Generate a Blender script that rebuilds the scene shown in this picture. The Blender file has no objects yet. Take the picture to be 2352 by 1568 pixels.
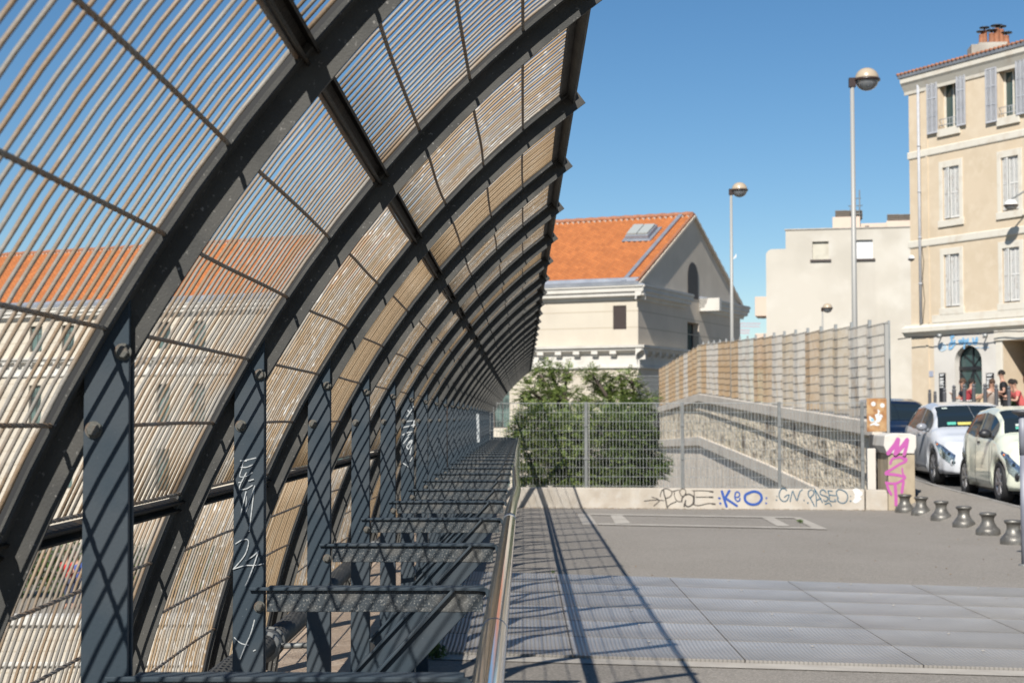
import bpy, math, random
from mathutils import Vector, Matrix
from math import sin, cos, pi, radians, sqrt, atan2, floor
S = bpy.context.scene
COL = S.collection
R = random.Random(7)

# ------------------------------------------------------------------ camera, world, sun, exposure
EYE = 1.6
cam = bpy.data.cameras.new('camera')
cam.sensor_width = 36.0
cam.lens = 55.0
cam.clip_start = 0.05
cam.clip_end = 3000
cam.dof.use_dof = True
cam.dof.focus_distance = 3.9
cam.dof.aperture_fstop = 11
camo = bpy.data.objects.new('camera', cam)
COL.objects.link(camo)
camo.location = (0, 0, EYE)
camo.rotation_euler = (radians(90 + 2.804), 0, radians(0.383))
S.camera = camo

SUN = Vector((-0.358, -1.09, 1.0)).normalized()      # towards the sun
w = bpy.data.worlds.new("World")
S.world = w
w.use_nodes = True
nt = w.node_tree
bg = nt.nodes['Background']
sky = nt.nodes.new('ShaderNodeTexSky')
sky.sky_type = 'NISHITA'
sky.sun_disc = False
sky.sun_elevation = radians(41.1)
sky.sun_rotation = radians(198.2)
sky.altitude = 500
sky.air_density = 1.0
sky.dust_density = 0.0
sky.ozone_density = 3.0
hs = nt.nodes.new('ShaderNodeHueSaturation'); hs.inputs['Saturation'].default_value = 1.22; hs.inputs['Hue'].default_value = 0.498
nt.links.new(sky.outputs[0], hs.inputs['Color']); nt.links.new(hs.outputs[0], bg.inputs[0])
bg.inputs[1].default_value = 0.062
sl = bpy.data.lights.new('sun', 'SUN')
sl.energy = 4.9
sl.angle = radians(0.53)
sl.color = (1.0, 0.955, 0.88)
slo = bpy.data.objects.new('sun', sl)
COL.objects.link(slo)
slo.rotation_euler = SUN.to_track_quat('Z', 'Y').to_euler()
slo.location = (0, 0, 30)
S.view_settings.view_transform = 'Standard'
S.view_settings.look = 'None'
S.view_settings.exposure = 0.64
S.view_settings.gamma = 1.0

# ------------------------------------------------------------------ measuring helpers
F_ = 3593.0
TH, PS = math.atan(176 / F_), math.atan(24 / F_)
def ray(x, y):
    u, v = x - 1176, 784 - y
    Y = F_ * cos(TH) - v * sin(TH)
    return Vector((u * cos(PS) - Y * sin(PS), u * sin(PS) + Y * cos(PS), F_ * sin(TH) + v * cos(TH)))
def gr(x, y, z=0.0):
    r = ray(x, y); t = (z - EYE) / r.z
    return (r.x * t, r.y * t)
class Plane:
    """an upright wall plane: origin p, horizontal direction e (to the right seen from outside), outward normal n"""
    def __init__(s, p, e):
        s.p = Vector((p[0], p[1], 0)); s.e = Vector((e[0], e[1], 0)).normalized()
        s.n = Vector((s.e.y, -s.e.x, 0))
    def tz(s, x, y):
        r = ray(x, y); o = Vector((0, 0, EYE))
        k = (s.p - o).dot(s.n) / r.dot(s.n)
        q = o + r * k
        return ((q - s.p).dot(s.e), q.z)
    def pt(s, t, z, off=0.0):
        q = s.p + s.e * t + s.n * off
        return Vector((q.x, q.y, z))

# ------------------------------------------------------------------ mesh builder
class MB:
    def __init__(s):
        s.v, s.f, s.m, s.s = [], [], [], []
    def add(s, vs, fs, mi=0, sm=False):
        b = len(s.v)
        s.v += [tuple(v) for v in vs]
        for f in fs:
            s.f.append([b + i for i in f]); s.m.append(mi); s.s.append(sm)
        return s
    def hexa(s, c, mi=0):           # 8 corners: bottom 4 ccw, top 4 ccw
        return s.add(c, [(3, 2, 1, 0), (4, 5, 6, 7), (0, 1, 5, 4), (1, 2, 6, 5), (2, 3, 7, 6), (3, 0, 4, 7)], mi)
    def box(s, x0, x1, y0, y1, z0, z1, mi=0):
        return s.hexa([(x0, y0, z0), (x1, y0, z0), (x1, y1, z0), (x0, y1, z0), (x0, y0, z1), (x1, y0, z1), (x1, y1, z1), (x0, y1, z1)], mi)
    def pbox(s, P, t0, t1, z0, z1, o0, o1, mi=0):      # box on a Plane, o0 < o1 outward offsets
        q = []
        for z in (z0, z1):
            q += [P.pt(t0, z, o1), P.pt(t1, z, o1), P.pt(t1, z, o0), P.pt(t0, z, o0)]
        return s.hexa(q, mi)
    def quad(s, a, b, c, d, mi=0):
        return s.add([a, b, c, d], [(0, 1, 2, 3)], mi)
    def prism(s, poly, d, mi=0):    # planar polygon extruded along vector d
        n = len(poly); d = Vector(d)
        vs = [Vector(p) for p in poly] + [Vector(p) + d for p in poly]
        fs = [tuple(range(n - 1, -1, -1)), tuple(range(n, 2 * n))] + [(i, (i + 1) % n, n + (i + 1) % n, n + i) for i in range(n)]
        return s.add(vs, fs, mi)
    def tube(s, pts, r, n=8, mi=0, cap=True, sm=True, rs=None, up=None, sq=1.0, twist=0.0):
        pts = [Vector(p) for p in pts]; k = len(pts); vs = []
        up0 = Vector(up) if up else None
        prev = None
        for i, p in enumerate(pts):
            t = (pts[min(i + 1, k - 1)] - pts[max(i - 1, 0)]).normalized()
            if prev is None:
                a = up0 if up0 and abs(up0.dot(t)) < .95 else (Vector((0, 0, 1)) if abs(t.z) < .9 else Vector((1, 0, 0)))
            else:
                a = prev
            a = (a - t * a.dot(t)).normalized(); prev = a
            b = t.cross(a)
            rr = rs[i] if rs else r
            for j in range(n):
                an = 2 * pi * j / n + twist * i
                vs.append(p + (a * cos(an) * sq + b * sin(an)) * rr)
        fs = [(i * n + j, i * n + (j + 1) % n, (i + 1) * n + (j + 1) % n, (i + 1) * n + j) for i in range(k - 1) for j in range(n)]
        if cap:
            fs += [tuple(range(n - 1, -1, -1)), tuple((k - 1) * n + j for j in range(n))]
        return s.add(vs, fs, mi, sm)
    def bar(s, a, b, w, h, up=(0, 0, 1), mi=0):      # rectangular bar, w across, h along up
        a, b, up = Vector(a), Vector(b), Vector(up)
        t = (b - a).normalized(); u = (up - t * up.dot(t)).normalized(); c = t.cross(u)
        q = []
        for p in (a, b):
            q += [p - c * w / 2 - u * h / 2, p + c * w / 2 - u * h / 2, p + c * w / 2 + u * h / 2, p - c * w / 2 + u * h / 2]
        return s.hexa([q[0], q[1], q[2], q[3], q[4], q[5], q[6], q[7]], mi)
    def lathe(s, prof, c=(0, 0, 0), n=16, mi=0, M=None, sm=True, cap=True):  # prof: (r, z)
        vs = []
        for r, z in prof:
            for j in range(n):
                a = 2 * pi * j / n
                p = Vector((r * cos(a), r * sin(a), z))
                if M: p = M @ p
                vs.append(p + Vector(c))
        k = len(prof)
        fs = [(i * n + j, i * n + (j + 1) % n, (i + 1) * n + (j + 1) % n, (i + 1) * n + j) for i in range(k - 1) for j in range(n)]
        if cap:
            fs += [tuple(range(n - 1, -1, -1)), tuple((k - 1) * n + j for j in range(n))]
        return s.add(vs, fs, mi, sm)
    def ball(s, c, r, n=12, mi=0, sc=(1, 1, 1), z0=-1, z1=1):
        prof = []
        k = max(4, n // 2)
        a0, a1 = math.asin(z0), math.asin(z1)
        for i in range(k + 1):
            a = a0 + (a1 - a0) * i / k
            prof.append((max(cos(a), .002) * r, sin(a) * r))
        return s.lathe(prof, c, n, mi, Matrix.Diagonal((sc[0], sc[1], sc[2])))
    def build(s, name, mats, parent=None, loc=None, rot=None, bevel=0, flip=False):
        me = bpy.data.meshes.new(name)
        me.from_pydata(s.v, [], s.f)
        if not isinstance(mats, (list, tuple)): mats = [mats]
        for m in mats: me.materials.append(m)
        me.polygons.foreach_set('material_index', s.m)
        me.polygons.foreach_set('use_smooth', s.s)
        if flip: me.flip_normals()
        me.update()
        o = bpy.data.objects.new(name, me)
        COL.objects.link(o)
        if parent: o.parent = parent
        if loc: o.location = loc
        if rot: o.rotation_euler = rot
        if bevel:
            b = o.modifiers.new('bevel', 'BEVEL'); b.width = bevel; b.segments = 2; b.limit_method = 'ANGLE'; b.angle_limit = radians(40)
        return o

def tag(o, label=None, cat=None, group=None, kind=None):
    if label: o['label'] = label
    if cat: o['category'] = cat
    if group: o['group'] = group
    if kind: o['kind'] = kind
    return o
def thing(name, label, cat, loc=(0, 0, 0), rz=0, group=None):
    o = bpy.data.objects.new(name, None); COL.objects.link(o)
    o.location = loc; o.rotation_euler = (0, 0, rz); o.empty_display_size = .2
    return tag(o, label, cat, group)
def put(o, parent, loc=None, rz=None):       # a linked copy of a single object
    c = o.copy(); COL.objects.link(c); c.parent = parent
    if loc is not None: c.location = loc
    if rz is not None: c.rotation_euler = (0, 0, rz)
    return c
def copy_tree(o, parent=None, loc=None, rz=None, label=None):
    c = o.copy(); COL.objects.link(c); c.parent = parent
    if loc is not None: c.location = loc
    if rz is not None: c.rotation_euler = (0, 0, rz)
    if label: c['label'] = label
    for ch in list(o.children): copy_tree(ch, c)
    return c

# ------------------------------------------------------------------ materials
def mat(name, col, rough=.6, metal=0.0, c2=None, scale=4.0, amt=.5, c3=None, s3=1.0, a3=.3, bump=0.0, bs=40.0, stretch=(1, 1, 1), spec=.5, coord='Object', coat=0.0, sharp=.12, det=4, streak=None):
    """base colour with up to two layers of blotches (c2 at scale, c3 at s3) and noise bump"""
    if metal < .5:
        q = .74; col = tuple(c * q for c in col); c2 = c2 and tuple(c * q for c in c2); c3 = c3 and tuple(c * q for c in c3)
    m = bpy.data.materials.new(name); m.use_nodes = True
    n, l = m.node_tree.nodes, m.node_tree.links
    b = n['Principled BSDF']
    b.inputs['Roughness'].default_value = rough
    b.inputs['Metallic'].default_value = metal
    b.inputs['Specular IOR Level'].default_value = spec
    if coat: b.inputs['Coat Weight'].default_value = coat; b.inputs['Coat Roughness'].default_value = .05
    tc = n.new('ShaderNodeTexCoord'); mp = n.new('ShaderNodeMapping')
    l.new(tc.outputs[coord], mp.inputs[0]); mp.inputs['Scale'].default_value = stretch
    cur = None
    def layer(cur, colB, sc, am, seed):
        t = n.new('ShaderNodeTexNoise'); t.inputs['Scale'].default_value = sc; t.inputs['Detail'].default_value = det
        t.noise_dimensions = '4D'; t.inputs['W'].default_value = seed
        l.new(mp.outputs[0], t.inputs['Vector'])
        r = n.new('ShaderNodeValToRGB')
        e = r.color_ramp.elements
        e[0].position = max(0, am - sharp); e[0].color = (0, 0, 0, 1); e[1].position = min(1, am + sharp); e[1].color = (1, 1, 1, 1)
        l.new(t.outputs[0], r.inputs[0])
        x = n.new('ShaderNodeMix'); x.data_type = 'RGBA'
        l.new(r.outputs[0], x.inputs[0])
        if cur is None: x.inputs[6].default_value = (*col, 1)
        else: l.new(cur, x.inputs[6])
        x.inputs[7].default_value = (*colB, 1)
        return x.outputs[2]
    if c2: cur = layer(cur, c2, scale, 1 - amt, 1.3)
    if c3: cur = layer(cur, c3, s3, 1 - a3, 5.1)
    if streak:      # vertical dirt runs
        mp2 = n.new('ShaderNodeMapping'); l.new(tc.outputs[coord], mp2.inputs[0]); mp2.inputs['Scale'].default_value = (1, 1, .06)
        t = n.new('ShaderNodeTexNoise'); t.inputs['Scale'].default_value = streak[1]; t.inputs['Detail'].default_value = 5
        l.new(mp2.outputs[0], t.inputs['Vector'])
        r = n.new('ShaderNodeValToRGB'); r.color_ramp.elements[0].position = streak[2]; r.color_ramp.elements[1].position = streak[2] + .25
        r.color_ramp.elements[1].color = (streak[3],) * 3 + (1,)
        l.new(t.outputs[0], r.inputs[0])
        x = n.new('ShaderNodeMix'); x.data_type = 'RGBA'; l.new(r.outputs[0], x.inputs[0])
        if cur is None: x.inputs[6].default_value = (*col, 1)
        else: l.new(cur, x.inputs[6])
        x.inputs[7].default_value = (*streak[0], 1); cur = x.outputs[2]
    if cur is None: b.inputs['Base Color'].default_value = (*col, 1)
    else: l.new(cur, b.inputs['Base Color'])
    if bump:
        t = n.new('ShaderNodeTexNoise'); t.inputs['Scale'].default_value = bs; t.inputs['Detail'].default_value = 3
        l.new(mp.outputs[0], t.inputs['Vector'])
        bp = n.new('ShaderNodeBump'); bp.inputs['Strength'].default_value = min(1, bump); bp.inputs['Distance'].default_value = .6 / bs
        l.new(t.outputs[0], bp.inputs['Height']); l.new(bp.outputs[0], b.inputs['Normal'])
    return m
def glassy(name, col, rough=.05, spec=.8):
    return mat(name, col, rough, 0, spec=spec)

M = {}
M['steel'] = mat('painted_steel', (.043, .060, .076), .62, 0, spec=.15, c2=(.060, .074, .087), scale=5, amt=.45, c3=(.17, .19, .20), s3=110, a3=.27, sharp=.05, bump=.12, bs=200, coord='Object')
M['rib'] = mat('weathered_steel', (.092, .090, .084), .65, 0, spec=.15, c2=(.070, .070, .067), scale=7, amt=.5, c3=(.26, .25, .235), s3=130, a3=.32, sharp=.05, bump=.35, bs=260)
M['leg'] = mat('flaking_paint', (.055, .066, .075), .65, 0, spec=.15, c2=(.12, .12, .115), scale=13, amt=.42, c3=(.22, .22, .21), s3=210, a3=.40, sharp=.06, bump=.6, bs=240, det=6)
M['purlin'] = mat('dark_channel', (.028, .025, .021), .65, 0, spec=.2, c2=(.085, .06, .035), scale=14, amt=.35, bump=.4, bs=120)
M['bolt'] = mat('old_bolt', (.10, .10, .088), .6, .1, c2=(.20, .13, .085), scale=40, amt=.4, bump=.3, bs=300)
M['bar_a'] = mat('rusty_zinc_bar', (.29, .205, .13), .6, .05, c2=(.29, .265, .23), scale=7, amt=.50, c3=(.38, .33, .275), s3=28, a3=.33, sharp=.06, stretch=(1, 6, 1), bump=.25, bs=150)
M['bar_b'] = mat('tan_rust_bar', (.35, .24, .135), .6, .05, c2=(.37, .28, .18), scale=6, amt=.42, c3=(.46, .37, .27), s3=24, a3=.30, sharp=.06, stretch=(1, 5, 1), bump=.25, bs=150)
M['bar_c'] = mat('pale_zinc_bar', (.36, .25, .145), .6, .05, c2=(.36, .32, .27), scale=5, amt=.48, c3=(.66, .63, .58), s3=42, a3=.36, sharp=.06, stretch=(1, 4, 1), bump=.25, bs=150)
M['twist'] = mat('twisted_rod', (.25, .225, .195), .6, 0, c2=(.28, .185, .115), scale=12, amt=.5, bump=.3, bs=200)
M['rail'] = mat('polished_steel', (.62, .63, .64), .09, 1.0, bump=.02, bs=30, stretch=(1, .1, 1))
M['pipe'] = mat('corrugated_hose', (.05, .05, .048), .6, 0, c2=(.10, .095, .085), scale=20, amt=.4)
M['asphalt'] = mat('asphalt', (.25, .225, .195), .9, 0, c2=(.20, .178, .15), scale=.45, amt=.46, c3=(.42, .38, .33), s3=75, a3=.42, sharp=.16, bump=.7, bs=120, coord='Object')
M['road'] = mat('road_asphalt', (.12, .115, .11), .9, 0, c2=(.09, .088, .085), scale=1.5, amt=.5, c3=(.20, .19, .18), s3=50, a3=.35, bump=.5, bs=90)
M['kerb'] = mat('kerb_stone', (.33, .315, .29), .85, 0, c2=(.22, .205, .19), scale=3, amt=.45, bump=.4, bs=40)
M['pale_stone'] = mat('pale_stone', (.50, .46, .40), .85, 0, c2=(.42, .38, .33), scale=4, amt=.5, bump=.3, bs=60)
M['sand'] = mat('sandstone', (.47, .35, .25), .85, 0, c2=(.38, .28, .20), scale=3, amt=.5, c3=(.55, .43, .32), s3=15, a3=.4, bump=.4, bs=60)
M['concrete'] = mat('concrete_wall', (.58, .52, .44), .85, 0, c2=(.44, .38, .31), scale=2.2, amt=.42, c3=(.56, .52, .46), s3=7, a3=.38, bump=.4, bs=50, streak=((.25, .21, .16), 2.2, .52, .55))
M['galv'] = mat('galvanised', (.40, .41, .405), .5, .4, c2=(.33, .34, .33), scale=8, amt=.5)
M['galv_dark'] = mat('galvanised_dull', (.20, .205, .20), .55, .3, c2=(.27, .275, .27), scale=8, amt=.4)
M['white'] = mat('white_paint', (.78, .78, .76), .6)
M['plaster_w'] = mat('cream_stone', (.64, .575, .47), .85, 0, c2=(.59, .525, .43), scale=.5, amt=.5, c3=(.50, .445, .365), s3=.9, a3=.28, bump=.15, bs=20, streak=((.40, .34, .26), .9, .56, .5))
M['cornice'] = mat('white_stone', (.70, .67, .61), .8, 0, c2=(.61, .58, .52), scale=1.2, amt=.45, bump=.15, bs=20)
M['gable'] = mat('gable_render', (.72, .62, .50), .9, 0, c2=(.65, .56, .45), scale=.6, amt=.5, streak=((.50, .43, .35), .8, .52, .6))
M['zinc'] = mat('zinc_sheet', (.34, .36, .40), .45, .5, c2=(.27, .29, .33), scale=1.5, amt=.5)
M['louver'] = mat('brown_louver', (.075, .055, .05), .6)
M['glass'] = glassy('window_glass', (.045, .085, .085), .06)
M['glass2'] = mat('green_glass', (.13, .19, .175), .12, c2=(.05, .07, .07), scale=.9, amt=.5, sharp=.05)
M['dark'] = mat('dark_interior', (.012, .012, .014), .8)
M['yellow'] = mat('yellow_render', (.73, .60, .44), .9, 0, c2=(.67, .545, .39), scale=.8, amt=.45, c3=(.77, .645, .485), s3=3, a3=.4, bump=.15, bs=30, streak=((.60, .45, .30), 1.2, .58, .35))
M['trim'] = mat('cream_trim', (.78, .73, .63), .8, 0, c2=(.68, .60, .49), scale=3, amt=.38)
M['shop'] = mat('shop_wall', (.76, .72, .66), .85, 0, c2=(.69, .65, .59), scale=1, amt=.5)
M['shutter'] = mat('grey_shutter', (.50, .51, .54), .6, 0, c2=(.42, .43, .46), scale=6, amt=.4)
M['shutter_w'] = mat('pale_shutter', (.74, .73, .70), .6, 0, c2=(.55, .50, .45), scale=8, amt=.35)
M['grey_block'] = mat('beige_render', (.62, .575, .50), .9, 0, c2=(.54, .50, .43), scale=.35, amt=.5, c3=(.68, .645, .575), s3=.6, a3=.4, streak=((.33, .30, .26), .6, .56, .8))
M['pink'] = mat('pinkish_render', (.70, .56, .46), .9, 0, c2=(.64, .51, .42), scale=.8, amt=.4)
M['lamp_pole'] = mat('grey_pole', (.40, .39, .365), .5, .1)
M['lamp_top'] = mat('beige_dome', (.52, .42, .30), .3, 0, coat=.3)
M['lamp_ring'] = mat('brown_ring', (.05, .028, .022), .4)
m = mat('lamp_bowl', (.70, .72, .75), .08); M['lamp_bowl'] = m
m.node_tree.nodes['Principled BSDF'].inputs['Transmission Weight'].default_value = .75
M['bollard'] = mat('worn_iron', (.21, .20, .18), .42, .45, c2=(.15, .14, .125), scale=9, amt=.5, c3=(.36, .34, .30), s3=14, a3=.32, bump=.3, bs=60)
M['bollard_g'] = mat('grey_bollard', (.13, .13, .14), .5, .2)
M['rust'] = mat('rusty_board', (.42, .20, .075), .8, 0, c2=(.56, .35, .17), scale=7, amt=.5, c3=(.22, .10, .05), s3=16, a3=.35, bump=.3, bs=60)
M['terra'] = mat('terracotta', (.42, .17, .085), .8, 0, c2=(.30, .13, .07), scale=6, amt=.5)
M['tyre_and_gap_black'] = mat('tyre_and_gap_black', (.02, .02, .021), .75)
M['black'] = mat('black_plastic', (.025, .025, .028), .45)
M['alloy'] = mat('alloy_rim', (.30, .30, .31), .35, .7)
M['carglass'] = mat('car_glass', (.018, .026, .03), .05, 0, spec=.7)
M['chrome'] = mat('headlamp_chrome', (.75, .77, .8), .12, .9, c2=(.35, .37, .4), scale=25, amt=.5, sharp=.05)
M['amber'] = mat('amber_lens', (.75, .22, .05), .2)
M['skin'] = mat('skin', (.52, .29, .20), .5)
M['wood_cream'] = mat('cream_rattan', (.62, .50, .33), .7, 0, c2=(.50, .39, .25), scale=30, amt=.5)
M['bark'] = mat('bark', (.10, .075, .055), .9, 0, c2=(.06, .045, .035), scale=12, amt=.5, bump=.7, bs=30)
M['door_brown'] = mat('brown_door', (.12, .055, .038), .6, 0, c2=(.085, .04, .028), scale=6, amt=.5)
def paint(name, c, coat=1.0): return mat(name, c, .35, 0, coat=coat)

def brickish(name, colA, colB, mortar, sx, sz, ang=0, bump=.6):
    """irregular rubble: voronoi cells coloured at random with dark joints"""
    m = bpy.data.materials.new(name); m.use_nodes = True
    n, l = m.node_tree.nodes, m.node_tree.links; b = n['Principled BSDF']; b.inputs['Roughness'].default_value = .9
    tc = n.new('ShaderNodeTexCoord'); mp = n.new('ShaderNodeMapping'); l.new(tc.outputs['Object'], mp.inputs[0]); mp.inputs['Scale'].default_value = (1, sx, sz)
    v = n.new('ShaderNodeTexVoronoi'); v.inputs['Scale'].default_value = 1; l.new(mp.outputs[0], v.inputs['Vector'])
    v2 = n.new('ShaderNodeTexVoronoi'); v2.feature = 'DISTANCE_TO_EDGE'; v2.inputs['Scale'].default_value = 1; l.new(mp.outputs[0], v2.inputs['Vector'])
    no = n.new('ShaderNodeTexNoise'); no.inputs['Scale'].default_value = 2.2; no.inputs['Detail'].default_value = 9; no.inputs['Roughness'].default_value = .7; l.new(mp.outputs[0], no.inputs['Vector'])
    sx_ = n.new('ShaderNodeSeparateColor'); l.new(v.outputs['Color'], sx_.inputs[0])
    x = n.new('ShaderNodeMix'); x.data_type = 'RGBA'; l.new(sx_.outputs[0], x.inputs[0]); x.inputs[6].default_value = (*colA, 1); x.inputs[7].default_value = (*colB, 1)
    y = n.new('ShaderNodeMix'); y.data_type = 'RGBA'; y.blend_type = 'MULTIPLY'; y.inputs[0].default_value = .95
    r0 = n.new('ShaderNodeValToRGB'); r0.color_ramp.elements[0].position = .35; r0.color_ramp.elements[0].color = (.22, .19, .16, 1); r0.color_ramp.elements[1].position = .54
    l.new(no.outputs[0], r0.inputs[0]); l.new(x.outputs[2], y.inputs[6]); l.new(r0.outputs[0], y.inputs[7])
    r = n.new('ShaderNodeValToRGB'); r.color_ramp.elements[0].position = .01; r.color_ramp.elements[1].position = .09
    l.new(v2.outputs[0], r.inputs[0])
    z = n.new('ShaderNodeMix'); z.data_type = 'RGBA'; l.new(r.outputs[0], z.inputs[0]); z.inputs[6].default_value = (*mortar, 1); l.new(y.outputs[2], z.inputs[7])
    l.new(z.outputs[2], b.inputs['Base Color'])
    bp = n.new('ShaderNodeBump'); bp.inputs['Strength'].default_value = bump; bp.inputs['Distance'].default_value = .05
    l.new(r.outputs[0], bp.inputs['Height']); l.new(bp.outputs[0], b.inputs['Normal'])
    return m
M['rubble_old'] = brickish('rubble_stone', (.60, .50, .33), (.36, .29, .21), (.30, .245, .18), 1.7, 2.3)
M['rubble'] = mat('rubble_stone', (.90, .77, .58), .95, 0, c2=(.20, .155, .11), scale=1.9, amt=.42, c3=(.80, .68, .46), s3=1.1, a3=.36, sharp=.09, bump=1.0, bs=5, stretch=(1, .7, 1.3), det=8, streak=((.44, .36, .28), 4, .5, .7))
M['rough'] = mat('rough_render', (.95, .82, .67), .95, 0, c2=(.66, .58, .49), scale=2, amt=.45, c3=(.92, .85, .76), s3=8, a3=.4, bump=.8, bs=12, streak=((.28, .22, .17), 1.5, .5, .6))

def roof_mat():
    m = bpy.data.materials.new('orange_tiles'); m.use_nodes = True
    n, l = m.node_tree.nodes, m.node_tree.links; b = n['Principled BSDF']; b.inputs['Roughness'].default_value = .75
    tc = n.new('ShaderNodeTexCoord')
    br = n.new('ShaderNodeTexBrick'); mp = n.new('ShaderNodeMapping'); mp.inputs['Scale'].default_value = (1, 1, 1)
    l.new(tc.outputs['UV'], mp.inputs[0]); l.new(mp.outputs[0], br.inputs['Vector'])
    br.offset = 0.0
    br.inputs['Color1'].default_value = (.43, .145, .04, 1); br.inputs['Color2'].default_value = (.34, .11, .03, 1); br.inputs['Mortar'].default_value = (.27, .08, .02, 1)
    br.inputs['Scale'].default_value = 1; br.inputs['Brick Width'].default_value = .42; br.inputs['Row Height'].default_value = .36; br.inputs['Mortar Size'].default_value = .022; br.inputs['Mortar Smooth'].default_value = .3
    no = n.new('ShaderNodeTexNoise'); no.inputs['Scale'].default_value = 1.2; no.inputs['Detail'].default_value = 5; l.new(tc.outputs['Object'], no.inputs['Vector'])
    r = n.new('ShaderNodeValToRGB'); r.color_ramp.elements[0].position = .35; r.color_ramp.elements[0].color = (.86, .86, .86, 1); r.color_ramp.elements[1].position = .65; l.new(no.outputs[0], r.inputs[0])
    x = n.new('ShaderNodeMix'); x.data_type = 'RGBA'; x.blend_type = 'MULTIPLY'; x.inputs[0].default_value = 1
    l.new(br.outputs[0], x.inputs[6]); l.new(r.outputs[0], x.inputs[7]); l.new(x.outputs[2], b.inputs['Base Color'])
    bp = n.new('ShaderNodeBump'); bp.inputs['Distance'].default_value = .04; bp.inputs['Strength'].default_value = .5; bp.invert = True
    l.new(br.outputs['Fac'], bp.inputs['Height']); l.new(bp.outputs[0], b.inputs['Normal'])
    return m
M['roof'] = roof_mat()

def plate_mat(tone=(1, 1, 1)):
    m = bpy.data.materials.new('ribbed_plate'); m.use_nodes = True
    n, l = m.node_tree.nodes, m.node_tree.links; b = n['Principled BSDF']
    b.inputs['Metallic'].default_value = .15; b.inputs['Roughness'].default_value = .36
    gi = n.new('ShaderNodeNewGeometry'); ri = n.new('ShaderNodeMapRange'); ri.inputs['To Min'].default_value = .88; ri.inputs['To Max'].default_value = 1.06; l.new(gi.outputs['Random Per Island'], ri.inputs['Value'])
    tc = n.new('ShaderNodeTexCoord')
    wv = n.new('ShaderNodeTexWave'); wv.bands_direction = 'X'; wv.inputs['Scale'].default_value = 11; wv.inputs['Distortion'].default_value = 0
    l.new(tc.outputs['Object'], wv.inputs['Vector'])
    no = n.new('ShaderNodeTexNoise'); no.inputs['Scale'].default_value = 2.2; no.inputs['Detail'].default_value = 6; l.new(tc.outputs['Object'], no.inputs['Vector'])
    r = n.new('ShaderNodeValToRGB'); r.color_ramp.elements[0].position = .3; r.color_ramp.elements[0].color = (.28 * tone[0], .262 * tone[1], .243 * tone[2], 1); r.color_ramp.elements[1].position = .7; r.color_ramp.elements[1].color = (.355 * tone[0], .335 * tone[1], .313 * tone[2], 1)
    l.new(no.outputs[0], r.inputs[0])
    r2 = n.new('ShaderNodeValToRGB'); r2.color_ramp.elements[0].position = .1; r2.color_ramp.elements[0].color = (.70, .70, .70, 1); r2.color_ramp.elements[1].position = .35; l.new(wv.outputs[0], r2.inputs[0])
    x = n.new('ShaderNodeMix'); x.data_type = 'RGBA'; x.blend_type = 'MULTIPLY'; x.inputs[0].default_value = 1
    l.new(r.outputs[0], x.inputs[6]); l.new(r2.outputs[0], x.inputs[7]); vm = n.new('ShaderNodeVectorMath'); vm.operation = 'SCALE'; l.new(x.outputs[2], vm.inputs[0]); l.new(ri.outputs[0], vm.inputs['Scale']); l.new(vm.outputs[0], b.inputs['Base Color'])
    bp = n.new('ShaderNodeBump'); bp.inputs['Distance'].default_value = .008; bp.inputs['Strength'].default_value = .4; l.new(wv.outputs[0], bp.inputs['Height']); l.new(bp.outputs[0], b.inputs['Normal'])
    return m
PL = [plate_mat(t) for t in ((.86, .85, .83), (.90, .895, .885), (.94, .94, .945), (.98, .99, 1.0), (1.02, 1.04, 1.07), (1.06, 1.09, 1.13))]  # near edge browner, far edge paler and bluer: sheen painted into the colour

def leaf_mat(name, a, b_, c):
    m = bpy.data.materials.new(name); m.use_nodes = True
    n, l = m.node_tree.nodes, m.node_tree.links; b = n['Principled BSDF']; b.inputs['Roughness'].default_value = .5
    g = n.new('ShaderNodeNewGeometry')
    r = n.new('ShaderNodeValToRGB'); e = r.color_ramp.elements
    e[0].color = (*a, 1); e[1].color = (*c, 1); k = e.new(.55); k.color = (*b_, 1)
    l.new(g.outputs['Random Per Island'], r.inputs[0]); l.new(r.outputs[0], b.inputs['Base Color'])
    t = n.new('ShaderNodeBsdfTranslucent'); l.new(r.outputs[0], t.inputs[0])
    mx = n.new('ShaderNodeMixShader'); mx.inputs[0].default_value = .3
    out = n['Material Output']; l.new(b.outputs[0], mx.inputs[1]); l.new(t.outputs[0], mx.inputs[2]); l.new(mx.outputs[0], out.inputs[0])
    return m
M['leaf'] = leaf_mat('leaf_green', (.075, .12, .03), (.16, .22, .055), (.29, .32, .10))
M['leaf2'] = leaf_mat('leaf_dark', (.055, .095, .024), (.11, .165, .04), (.21, .25, .075))
M['hedge'] = leaf_mat('leaf_hedge', (.04, .08, .02), (.08, .13, .035), (.15, .2, .06))

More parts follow.
